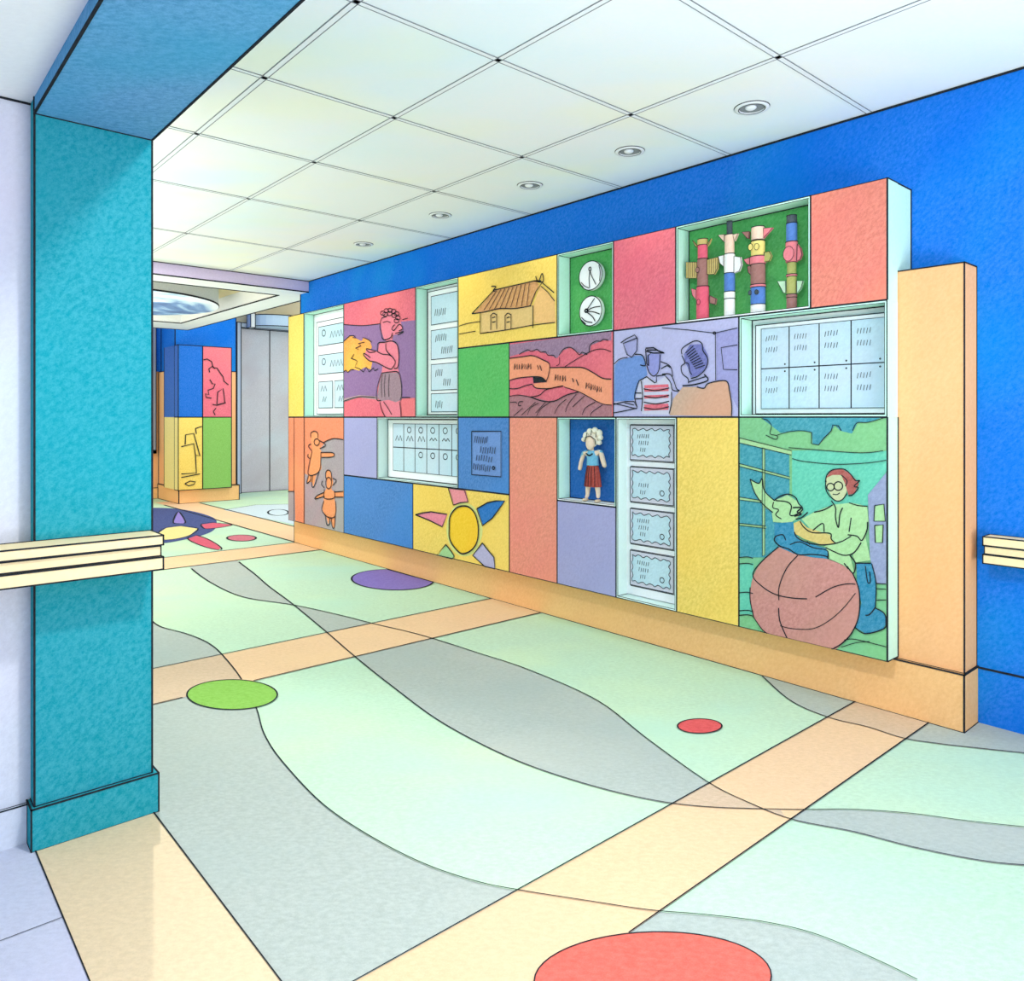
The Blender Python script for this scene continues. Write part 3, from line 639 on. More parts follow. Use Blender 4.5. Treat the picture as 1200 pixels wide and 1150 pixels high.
# sun mural
cr = (480, 560, 9.23)
halo = crayon('lime_wash', (222, 226, 140), .1)
paint(sun, 'painted_halo', [(590, 270), (690, 310), (760, 420), (790, 560), (770, 680), (700, 810), (580, 850), (470, 790), (420, 680), (400, 540), (430, 400), (490, 310)], halo, cr)
paint(sun, 'painted_sun', [(590, 305), (660, 325), (720, 400), (750, 530), (740, 680), (680, 780), (575, 822), (490, 750), (440, 660), (435, 540), (445, 420), (510, 330)], P('sun_gold', (255, 205, 50), .12, tint=[(255, 180, 60)], tint_amt=.4), cr)
rays = [([(425, 100), (600, 110), (640, 262), (560, 270), (480, 295)], P('ray_pink', (242, 150, 160))), ([(735, 335), (850, 270), (940, 250), (1035, 250), (960, 360), (900, 440), (795, 518)], P('ray_blue', (40, 120, 200))),
        ([(70, 400), (150, 380), (240, 368), (410, 395), (360, 530), (220, 460)], P('ray_rose', (238, 140, 162))), ([(400, 722), (460, 800), (490, 850), (470, 890), (300, 850)], P('ray_green', (168, 212, 150))),
        ([(795, 705), (860, 790), (920, 860), (930, 995), (820, 960), (690, 840)], P('ray_lilac', (186, 184, 222)))]
k = Ink(sun, cr)
for pts, mt in rays:
    paint(sun, 'painted_ray', pts, mt, cr, False); k.line(pts+[pts[0]], 1.6, False)
k.line([(590, 305), (660, 325), (720, 400), (750, 530), (740, 680), (680, 780), (575, 822), (490, 750), (440, 660), (435, 540), (445, 420), (510, 330)], 2.0, True, True)
k.line([(690, 840), (820, 965)], 1.2, False)
k.done()

# ball mural
c1 = (860, 480, 6); c2 = (860, 620, 6)
T1 = crayon('mural_teal', (64, 160, 176), .2); T2 = crayon('mural_sea', (104, 204, 176), .14); T3 = crayon('mural_blue', (44, 142, 180), .2)
LG = crayon('mural_pale_green', (172, 218, 158), .12)
paint(ball, 'painted_canopy', [(215, 45), (1075, 40), (960, 90), (870, 95), (830, 170), (750, 150), (710, 110), (680, 160), (600, 245), (555, 245), (550, 160), (480, 150), (330, 165), (260, 110), (200, 65)], T1, c1, False)
paint(ball, 'painted_wall', [(410, 290), (600, 285), (900, 305), (1085, 290), (1085, 420), (960, 600), (900, 900), (410, 900)], T2, c1, False)
paint(ball, 'painted_lower_wall', [(45, 250), (140, 240), (140, 600), (45, 600)], T2, c2, False)
paint(ball, 'painted_window', [(45, 235), (200, 270), (390, 320), (395, 900), (300, 1040), (45, 1040)], T1, c1, False)
k = Ink(ball, c1)
for pts in ([(205, 270), (222, 270), (222, 1020), (205, 1030)], [(45, 380), (400, 475), (400, 490), (45, 400)], [(45, 615), (200, 640), (200, 655), (45, 635)], [(45, 800), (230, 820), (230, 835), (45, 815)], [(45, 200), (410, 290), (410, 320), (45, 235)]):
    paint(ball, 'painted_mullion', pts, LG, c1, False); k.line(pts+[pts[0]], .8, False)
paint(ball, 'painted_cabinet', [(945, 600), (1085, 430), (1085, 1225), (1010, 1225), (960, 1050)], crayon('mural_lilac', (150, 162, 196), .14), c1, False)
for pts in ([(995, 675), (1060, 665), (1070, 785), (990, 785)], [(995, 815), (1055, 810), (1050, 935), (1000, 935)]):
    paint(ball, 'painted_cabinet_pane', pts, LG, c1, False); k.line(pts+[pts[0]], 1.3, False)
BALL = crayon('mural_ball', (206, 142, 134), .16, tint=[(222, 150, 150), (190, 150, 130)], tint_amt=.6)
paint(ball, 'painted_leg', [(865, 240), (975, 240), (1005, 380), (1000, 550), (1060, 590), (1075, 660), (1050, 710), (930, 735), (855, 690), (900, 520), (870, 400)], T3, c2, False, label='blue trouser leg')
paint(ball, 'painted_ball', [(320, 130), (390, 145), (460, 180), (600, 195), (780, 260), (860, 360), (885, 480), (880, 620), (830, 740), (740, 830), (690, 850), (560, 820), (250, 740), (170, 660), (130, 570), (120, 440), (145, 320), (210, 220)], BALL, c2, True, label='pink ball')
paint(ball, 'painted_shirt', [(480, 770), (570, 720), (700, 670), (830, 655), (940, 680), (950, 780), (930, 900), (965, 1060), (860, 1075), (830, 1000), (700, 930), (560, 860)], LG, c1, False, label='pale green shirt')
paint(ball, 'painted_child', [(120, 490), (180, 520), (205, 490), (220, 580), (290, 640), (380, 600), (460, 650), (490, 720), (440, 770), (400, 800), (280, 790), (270, 720), (210, 680), (140, 560)], LG, c1, False)
paint(ball, 'painted_child_clothes', [(290, 800), (420, 790), (440, 880), (480, 920), (600, 960), (660, 980), (668, 1050), (560, 1040), (430, 1015), (330, 970), (290, 910)], T3, c1, False, label='blue clothes')
paint(ball, 'painted_arm', [(425, 800), (470, 780), (520, 830), (680, 880), (700, 930), (720, 940), (620, 950), (500, 910), (430, 870)], crayon('arm_ochre', (216, 196, 118), .14), c1, False)
paint(ball, 'painted_arm', [(640, 120), (720, 100), (810, 50), (900, 90), (860, 160), (820, 180), (850, 300), (840, 310), (770, 250), (680, 210), (670, 160)], LG, c2, False)
paint(ball, 'painted_face', [(665, 460), (740, 455), (790, 500), (800, 570), (760, 640), (720, 640), (680, 590), (655, 530)], crayon('face_sand', (196, 206, 160), .1), c1, True)
paint(ball, 'painted_hair', [(655, 480), (690, 425), (760, 415), (820, 450), (860, 490), (885, 520), (850, 590), (810, 600), (790, 530), (760, 460), (700, 460)], crayon('hair_auburn', (176, 92, 84), .2), c1, False, label='auburn hair')
k.line([(200, 65), (240, 75), (270, 115), (260, 170), (310, 185), (300, 210), (230, 180)], 1).line([(310, 180), (400, 155), (480, 150), (550, 160)], .9).line([(552, 160), (550, 240), (600, 250), (640, 200), (690, 150), (700, 110), (740, 115), (760, 150)], 1.2, False).line([(840, 150), (870, 95), (950, 90), (1075, 55)], 1)
k.line([(390, 268), (600, 285), (900, 305), (1055, 290)], 1).line([(415, 345), (500, 365), (720, 385), (950, 375), (1085, 355)], 1)
k.line([(120, 490), (150, 580), (205, 660), (280, 725)], 1.3).line([(120, 490), (180, 520), (205, 485), (220, 570), (290, 640)], 1.3).line([(285, 650), (280, 690), (320, 705), (300, 740), (340, 770)], 1.3).line([(290, 640), (330, 610), (390, 595), (440, 620), (460, 660), (490, 700), (440, 740), (400, 740), (410, 680), (380, 650), (300, 640)], 1.5).line([(420, 690), (480, 690), (450, 720), (480, 735), (430, 750)], 1.8)
k.ring((685, 545), 26, 26, 1.5).ring((740, 538), 30, 30, 1.5).line([(655, 500), (650, 540), (665, 590), (720, 640), (765, 635), (800, 590)], 1.3).line([(700, 595), (730, 598), (750, 585)], 1.2)
k.line([(650, 510), (660, 460), (700, 425), (780, 420), (830, 460), (860, 500), (890, 500), (850, 540), (880, 550), (840, 600), (810, 605)], 1.4).line([(760, 460), (800, 500), (790, 540)], 1.3)
k.line([(570, 722), (640, 705), (700, 670)], 1.5).line([(440, 770), (480, 760), (525, 722)], 1.5).line([(690, 640), (720, 690), (720, 760), (740, 830), (750, 740), (770, 690)], 1.5).line([(815, 655), (880, 675), (945, 680)], 1.3).line([(830, 760), (815, 860)], 1.3).line([(805, 880), (870, 890), (905, 920), (940, 850), (945, 790)], 1.4)
k.line([(470, 785), (500, 830), (560, 865), (680, 870), (690, 910), (720, 940)], 1.5).line([(560, 850), (630, 800), (640, 860)], 1.4)
k.done()
k = Ink(ball, c2)
k.line([(430, 20), (450, 60), (510, 90), (600, 110), (700, 105), (770, 85)], 1.5).line([(770, 85), (830, 50)], 1.3).line([(900, 95), (860, 155), (820, 180), (760, 180), (650, 130)], 1.5).line([(820, 185), (860, 240), (845, 310), (800, 260)], 1.6).line([(780, 240), (810, 280)], 1.5).line([(860, 240), (970, 240)], 1.4).line([(975, 245), (1005, 380), (1000, 550)], 1.3).line([(930, 260), (945, 370), (965, 370), (960, 300)], 1.3)
k.line([(1000, 550), (960, 600), (930, 605)], 1.4).line([(1000, 555), (1060, 590), (1078, 650), (1060, 700), (930, 735), (855, 690)], 1.5)
k.line([(300, 50), (290, 80), (330, 120), (390, 140), (460, 180), (560, 178), (650, 190), (670, 210)], 1.5).line([(300, 50), (350, 40), (370, 80)], 1.3).line([(400, 110), (470, 90), (560, 130), (660, 150), (665, 200)], 1.3).line([(520, 85), (540, 110)], 1.2)
k.line([(320, 125), (210, 220), (138, 320), (200, 400), (300, 460), (420, 485), (520, 490)], 1.4).line([(580, 478), (700, 410), (800, 385), (860, 388)], 1.2).line([(455, 185), (380, 270), (325, 400), (322, 500)], 1.2).line([(320, 555), (330, 650), (380, 770)], 1.5).line([(120, 410), (120, 500), (145, 620)], 1.3).line([(145, 620), (200, 700), (240, 735)], 1.1)
k.line([(840, 310), (885, 430), (885, 600), (840, 720), (770, 800), (690, 848)], 1.5).line([(330, 680), (420, 700), (560, 700), (680, 640), (780, 550), (860, 450)], .9)
for y in (200, 245, 448, 575, 607): k.line([(45, y), (100, y-4), (140, y+5)], 1.2)
k.line([(1005, 382), (1085, 388)], 1.2).line([(1005, 420), (1085, 425)], 1.1).line([(1005, 500), (1085, 500)], 1.1).line([(780, 780), (860, 775), (1085, 830)], 1.1).line([(760, 830), (860, 800), (960, 790)], .9)
k.done()

# ------------------------------------------------------------------ niches and display cases
def case(px0, px1, z0, z1, back, label, name='display_case', group='open cases of the display wall', wall=MINTW, sill=None):
    y0, y1 = Yp(px0), Yp(px1)
    if px1 >= 1040: y1 = 1.564
    t = thing(name, (XP, (y0+y1)/2, z0), label, 'display case', None)
    xb = XS-.005; th = .012
    m = MB()
    m.box((xb-.006, y1, z0), (xb, y0, z1), 1)
    m.box((XP, y0-th, z0), (xb-.006, y0-.0006, z1), 0).box((XP, y1+.0006, z0), (xb-.006, y1+th, z1), 0)
    m.box((XP, y1+th, z1-th), (xb-.006, y0-th, z1-.0006), 0).box((XP, y1+th, z0+.0006), (xb-.006, y0-th, z0+th), 3 if sill else 0)
    outline(m, y0, y1, z0, z1, 2)
    outline(m, y0-th, y1+th, z0+th, z1-th, 2, X=XP-.0004, w=.003)
    xi = xb-.008
    outline(m, y0-th, y1+th, z0+th, z1-th, 2, X=xi, w=.006)
    for yy in (y0-th-.002, y1+th-.002):
        for zz in (z0+th, z1-th-.003): m.box((XP, yy, zz), (xi, yy+.004, zz+.003), 2)
    m.build('case_body', [wall, back, INK, sill or WHITE], t)
    t['_c'] = [y0-th, y1+th, z0+th, z1-th, xb-.006]
    return t
def plate(t, y0, y1, z0, z1, X, mat=GLASSB, name='plaque', ink=.004, depth=.006):
    """y0 far edge, y1 near edge"""
    return MB().box((X-depth, y1, z0), (X, y0, z1), 0).add_ret(lambda m: outline(m, y0, y1, z0, z1, 1, X=X-depth-.0006, w=ink)).build(name, [mat, INK], t)
def _ar(self, fn): fn(self); return self
MB.add_ret = _ar
def writing(pl, X, fn, name='lettering'):
    m = MB(); fn(m, lambda a, b: (X, a, b)); m.build(name, INK, pl)
def ticks(m, to3, y, z, n, dy, h, w=.0045, sl=0):
    for i in range(n):
        j = random.uniform(-.1, .1)*h; yy = y-i*dy
        m.strip([(yy-h*.1, z+h/2+j), (yy+h*.1, z-h/2+j)], w, to3)
def ringl(m, to3, y, z, ry, rz, w=.005): m.strip([(y+ry*cos(2*pi*k/16), z+rz*sin(2*pi*k/16)) for k in range(16)], w, to3, closed=True)
def zig(m, to3, y, z, n, dy, h, w=.005): m.strip([(y-i*dy, z+(h/2 if i % 2 else -h/2)) for i in range(n)], w, to3)

# A: far case, white board with three labels
a = case(356, 403, Z2, Z4, WHITE, 'tall mint case with a white board of round-marked cards, far end')
y0, y1, z0, z1, xb = a['_c']
bd = MB().box((xb-.022, y1, z0+.02), (xb-.002, y0-.11, z1-.10), 0).add_ret(lambda m: outline(m, y0-.11, y1, z0+.02, z1-.1, 1, X=xb-.0235, w=.007)).build('white_board', [WHITE, INK], a)
xf = xb-.023; ya, yb = y0-.17, y1+.03
for (za, zb, kind) in ((2.30, 2.52, 0), (1.98, 2.20, 0), (1.60, 1.90, 1)):
    if kind == 0:
        p = plate(bd, ya, yb, za, zb, xf, name='card', ink=.007)
        writing(p, xf-.008, lambda m, t3: (ringl(m, t3, ya-.13, (za+zb)/2+.03, .04, .035, .009), zig(m, t3, ya-.28, (za+zb)/2, 9, .035, .07, .009)))
    else:
        ym = (ya+yb)/2
        for u, v in ((ya, ym+.02), (ym-.02, yb)):
            p = plate(bd, u, v, za, zb, xf, name='card', ink=.007)
            writing(p, xf-.008, lambda m, t3: (zig(m, t3, u-.06, zb-.08, 5, .035, .06, .009), zig(m, t3, u-.1, za+.1, 4, .03, .06, .009)))
# B: tall case with four plaques
b = case(487, 537, Z2, Z4, WHITE, 'tall mint case with four stacked pale blue plaques')
y0, y1, z0, z1, xb = b['_c']
bd = MB().box((xb-.02, y1, z0+.01), (xb-.002, y0-.04, z1-.03), 0).add_ret(lambda m: outline(m, y0-.04, y1, z0+.01, z1-.03, 1, X=xb-.0215, w=.006)).build('white_board', [WHITE, INK], b)
xf = xb-.021; ya, yb = y0-.1, y1+.02
for za, zb, rows in ((2.335, 2.60, ((.07, .16, 6),)), (2.02, 2.29, ((.08, .08, 6), (.17, .19, 6))), (1.74, 1.98, ((.08, .08, 4), (.2, .17, 4))), (1.545, 1.715, ((.08, .1, 4),))):
    p = plate(bd, ya, yb, za, zb, xf, name='plaque', ink=.006)
    writing(p, xf-.008, lambda m, t3: [ticks(m, t3, ya-dy_, zb-dz_, n_, .03, .06, .007) for dy_, dz_, n_ in rows])
# C: two carved discs
c = case(653, 719, Z3, Z4, M_GRN, 'mint case with green back holding two round white carvings')
# D: totem case
d = case(792, 950, Z3, Z4, M_GRN, 'wide mint case with green back holding four totem poles', sill=WHITE)
# E: glazed plaques
e = case(866, 1040, Z2, Z3, WHITE, 'wide white case with eight blue plaques above the ball mural')
y0, y1, z0, z1, xb = e['_c']
# F: twelve small plaques
f_ = case(442, 537, Z1, Z2, WHITE, 'wide white case with twelve small badge plaques', wall=crayon('pale_reveal', (222, 246, 242), .04))
# G: doll niche
g = case(653, 722, Z1, Z2, M_DBL, 'mint niche with blue back holding the costumed doll', sill=WHITE)
# H: certificates
h_ = case(722, 793, Z0, Z2, WHITE, 'tall white case with four wavy-edged certificates', wall=crayon('pale_reveal', (222, 246, 242), .04))

# E contents
xf = xb-.022
bd = MB().box((xf, y1+.015, z0+.005), (xb-.002, y0-.035, z1-.035), 0).add_ret(lambda m: outline(m, y0-.035, y1+.015, z0+.005, z1-.035, 1, X=xf-.0012, w=.005)).build('white_board', [WHITE, INK], e)
ya, yb = y0-.075, y1+.035; za, zb = z0+.035, z1-.06; n = 4
for i in range(n):
    for j in range(2):
        u = ya+(yb-ya)*i/n; v = ya+(yb-ya)*(i+1)/n; p0 = za+(zb-za)*j/2; p1 = za+(zb-za)*(j+1)/2
        p = plate(bd, u, v, p0, p1, xf, name='plaque', ink=.003)
        def fn(m, t3):
            for r in range(2): ticks(m, t3, u-.035, p1-.06-.065*r, 5, .016, .028, .003)
            ringl(m, t3, v+.025, (p0 if j else p1)+(.02 if j else -.02), .003, .003, .004)
        writing(p, xf-.0078, fn)
# F contents
y0, y1, z0, z1, xb = f_['_c']; xf = xb-.022
bd = MB().box((xf, y1, z0+.005), (xb-.002, y0-.03, z1-.01), 0).add_ret(lambda m: outline(m, y0-.03, y1, z0+.005, z1-.01, 1, X=xf-.0012, w=.006)).build('white_board', [WHITE, INK], f_)
ya, yb = y0-.13, y1+.01; za, zb = z0+.075, z1-.05; n = 6
for i in range(n):
    for j in range(2):
        u = ya+(yb-ya)*i/n; v = ya+(yb-ya)*(i+1)/n; p0 = za+(zb-za)*j/2; p1 = za+(zb-za)*(j+1)/2
        p = plate(bd, u, v, p0, p1, xf, name='plaque', ink=.0045)
        def fn(m, t3):
            if not ((j == 1 and i == 0) or (j == 0 and i < 2)): ringl(m, t3, (u+v)/2, p1-.06, .032, .026, .008)
            if j == 1 and i < 5: zig(m, t3, u-.05, p1-.14, 5, .028, .05*(1 if i < 3 else .5), .009)
        writing(p, xf-.0078, fn) if (i > 1 or j == 1) else None
# H contents
y0, y1, z0, z1, xb = h_['_c']; xf = xb-.022
bd = MB().box((xf, y1, z0+.005), (xb-.002, y0, z1-.005), 0).build('white_board', [WHITE, INK], h_)
CERT = crayon('certificate_lilac', (214, 214, 228), .08); CERB = crayon('certificate_blue', (198, 228, 240), .1, tint=[(222, 222, 235)], tint_amt=.6)
def certs():
    gap = .045; hh = (z1-z0-.06-gap*3-.05)/4
    for q in range(4):
        za = z0+.07+(3-q)*(hh+gap); zb = za+hh; u, v = y0-.035, y1+.075
        p = MB().box((xf-.01, v, za), (xf, u, zb), 0).add_ret(lambda m: (outline(m, u, v, za, zb, 1, X=xf-.0112, w=.0045), outline(m, u, v-.03, za-.008, zb+.004, 1, X=xf-.002, w=.004))).build('certificate_plate', [CERT, INK], bd)
        pts = []
        a0, a1, b0, b1 = u-.025, v+.03, za+.03, zb-.03
        for k_ in range(13): pts.append((a0+(a1-a0)*k_/13, b1+.008*sin(k_*2.1+q)))
        for k_ in range(10): pts.append((a1+.008*sin(k_*2.3+q), b1+(b0-b1)*k_/10))
        for k_ in range(13): pts.append((a1+(a0-a1)*k_/13, b0+.008*sin(k_*2.2+q*2)))
        for k_ in range(10): pts.append((a0+.006*sin(k_*2.0), b0+(b1-b0)*k_/10))
        pp = smooth(pts, 3, True)
        ce = MB().poly([(xf-.0115, *x) for x in pp]).build('certificate_paper', CERB, bd)
        def fn(m, t3):
            m.strip(pp, .0045, t3, closed=True)
            for r, nn in ((0, 6), (1, 5), (2, 3)):
                if q == 1 and r == 0: continue
                ticks(m, t3, u-.07-.012*r, zb-.075-.045*r, nn, .018, .026, .004)
            if q: ringl(m, t3, v+.09, za+.075, .017, .017, .005)
        writing(ce, xf-.0135, fn)
certs()

# ------------------------------------------------------------------ carved discs
def carved(px, py, hw, hh, label, kind):
    X = 3.925; yc, zc = on_x(px, py, X); ry = abs(on_x(px+hw, py, X)[0]-on_x(px-hw, py, X)[0])/2; rz = abs(on_x(px, py-hh, X)[1]-zc)
    t = thing('carved_disc', (X, yc, zc), label, 'carving')
    MB().discx(X, X+.03, (yc, zc), ry, rz, 0, 36, 1, .007).discx(X+.0305, 3.972, (yc, zc), ry*.5, rz*.5, 0, 20).build('disc_body', [WHITE, INK], t)
    m = MB(); t3 = lambda a, b: (X-.004, yc-a*ry, zc+b*rz)
    if kind == 0:
        m.strip([(.1*cos(2*pi*k_/12)-.02, .1*sin(2*pi*k_/12)*1.3+.45) for k_ in range(12)], .07, t3, closed=True)
        for pts in ([(-.02, .32), (.1, 0), (.5, -.7)], [(-.02, .32), (-.1, -.2), (-.05, -.85)], [(-.8, -.35), (-.5, -.65), (-.1, -.85)], [(-.9, -.45), (-.6, -.75)], [(.75, .6), (.86, .1), (.8, -.5)]): m.strip(smooth(pts, 4), .06, t3)
    else:
        m.strip([(.13*cos(2*pi*k_/12)-.35, .1*sin(2*pi*k_/12)+.05) for k_ in range(12)], .12, t3, closed=True)
        for pts in ([(-.3, .1), (.2, .6), (.4, .8)], [(-.3, .05), (.3, .2), (.9, .2)], [(-.3, .0), (.3, -.1), (.85, -.3)], [(-.3, -.05), (.2, -.4), (.45, -.75)], [(-.8, -.35), (-.4, -.65), (.2, -.8)], [(-.85, -.5), (-.4, -.85)]): m.strip(smooth(pts, 4), .07, t3)
    m.build('carved_lines', INK, t)
carved(692, 323, 13.5, 17, 'upper round white carving with a loop, in the green case', 0)
carved(692, 364.5, 13, 17.5, 'lower round white carving with fanned lines, in the green case', 1)

# ------------------------------------------------------------------ totem poles
TC = {n_: P('totem_'+n_, c_, .1) for n_, c_ in dict(rose=(226, 96, 120), brown=(158, 112, 106), ochre=(204, 180, 112), white=(240, 242, 240), cream=(238, 208, 186), blue=(84, 128, 200), lime=(176, 178, 104), yellow=(238, 220, 130), slate=(70, 82, 90), pink=(230, 130, 140), mint=(190, 225, 190)).items()}
tcr = (780, 240, 6.667)
XT = 3.905
def tz(px, yc): return on_x(780+px/6.667, 240+yc/6.667, XT)
def totem(px, hw, segs, label, wings=(), eyes=()):
    zb = Z3+.0125
    yc = tz(px, 500)[0]; r = abs(tz(px+hw, 500)[0]-tz(px-hw, 500)[0])/2*.93
    t = thing('totem_pole', (XT, yc, zb), label, 'totem pole', None)
    for i, (ya, yb, colr, k_, nm) in enumerate(segs):
        z1_ = tz(px, ya)[1]; z0_ = zb if i == len(segs)-1 else tz(px, yb)[1]
        m = MB().lathe([(r*k_*.97, 0), (r*k_*1.0, (z1_-z0_)*.1), (r*k_*1.0, (z1_-z0_)*.9), (r*k_*.95, z1_-z0_)], (XT, yc, z0_), 0, 20, sx=.9)
        m.lathe([(r*k_*1.03, 0), (r*k_*1.03, .004)], (XT, yc, z1_-.003), 1, 20, sx=.9)
        m.build(nm, [TC[colr], INK], t)
    for nm, colr, poly in wings:
        q = [tz(*p) for p in poly]
        m = MB().extrude_x(q, XT-.008, XT+.008, 0); m.strip(q, .004, lambda a_, b_: (XT-.0085, a_, b_), 1, True)
        if nm == 'feathered_wing':
            ys = [p[0] for p in q]; zs = [p[1] for p in q]
            for i in range(1, 5):
                yy = min(ys)+(max(ys)-min(ys))*i/5; m.strip([(yy, min(zs)+.01), (yy, max(zs)-.005)], .003, lambda a_, b_: (XT-.0088, a_, b_), 1)
        m.build(nm, [TC[colr], INK], t)
    for ex, ey, er, colr in eyes:
        y_, z_ = tz(ex, ey); rr = abs(tz(ex+er, ey)[0]-y_)
        xx = XT-sqrt(max(0, (r*.9)**2-((y_-yc)*.9)**2))-.003
        MB().discx(xx-.004, xx+.012, (y_, z_), rr, rr*1.3, 0, 16, 1, .003).build('eye', [TC[colr], INK], t)
totem(290, 40, [(270, 315, 'ochre', .95, 'crown'), (315, 425, 'rose', .9, 'head'), (425, 640, 'brown', 1, 'body'), (640, 880, 'rose', 1.15, 'base')], 'totem pole with spread feathered wings, first from the left',
      [('feathered_wing', 'ochre', [(165, 450), (250, 450), (250, 575), (165, 575)]), ('feathered_wing', 'ochre', [(330, 430), (415, 410), (410, 500), (385, 545), (330, 545)]), ('fin', 'pink', [(205, 655), (245, 665), (245, 745), (215, 710)]), ('fin', 'brown', [(350, 710), (400, 735), (390, 780), (350, 770)]), ('horn', 'ochre', [(215, 280), (250, 320), (250, 335), (235, 320)]), ('horn', 'ochre', [(360, 265), (330, 310), (330, 325), (345, 305)])],
      [(275, 515, 14, 'brown'), (285, 765, 14, 'rose')])
totem(500, 40, [(130, 235, 'slate', .55, 'crown'), (235, 385, 'cream', .9, 'head'), (385, 535, 'white', 1, 'body'), (535, 680, 'blue', 1, 'blue_band'), (680, 735, 'white', 1.02, 'ring'), (735, 875, 'white', 1, 'base')], 'slim white totem pole with a blue band and dark tip',
      [('ear', 'cream', [(415, 240), (465, 232), (460, 290)]), ('ear', 'cream', [(530, 235), (570, 225), (545, 285)]), ('wing', 'white', [(418, 405), (460, 395), (460, 485), (430, 460)]), ('wing', 'white', [(540, 405), (590, 410), (598, 470), (580, 520), (540, 535)])])
totem(722, 56, [(175, 275, 'cream', .9, 'crown'), (285, 405, 'yellow', .95, 'face'), (405, 465, 'pink', 1.08, 'collar'), (465, 625, 'brown', 1.0, 'body'), (625, 645, 'pink', 1.05, 'ring'), (645, 780, 'blue', 1, 'lower_face'), (780, 870, 'white', 1, 'base')], 'stout totem pole with ears and a yellow face',
      [('ear', 'brown', [(600, 215), (660, 210), (655, 268), (640, 262)]), ('ear', 'pink', [(770, 185), (842, 180), (770, 262)]), ('arm', 'pink', [(615, 430), (660, 415), (665, 470), (640, 465)]), ('arm', 'lime', [(775, 375), (815, 365), (832, 400), (815, 440), (775, 450)]), ('beak', 'brown', [(645, 485), (665, 475), (700, 540), (670, 550), (650, 530)])],
      [(690, 338, 18, 'yellow'), (742, 336, 18, 'yellow'), (682, 692, 13, 'slate'), (740, 688, 13, 'slate')])
totem(985, 45, [(85, 145, 'slate', .9, 'crown'), (145, 290, 'blue', .95, 'head'), (290, 450, 'pink', 1.05, 'chest'), (450, 545, 'lime', .8, 'waist'), (545, 560, 'pink', .95, 'ring'), (560, 700, 'lime', .85, 'body'), (700, 725, 'brown', .95, 'ring'), (725, 830, 'brown', .9, 'base')], 'blue topped totem pole with a round pink shield, first from the right',
      [('shield', 'pink', [(1035, 310), (1060, 340), (1070, 390), (1055, 430), (1030, 440)]), ('fin', 'mint', [(878, 600), (942, 595), (945, 690), (925, 690)]), ('fin', 'mint', [(1030, 595), (1080, 595), (1060, 660), (1030, 690)])],
      [(985, 390, 42, 'pink')])

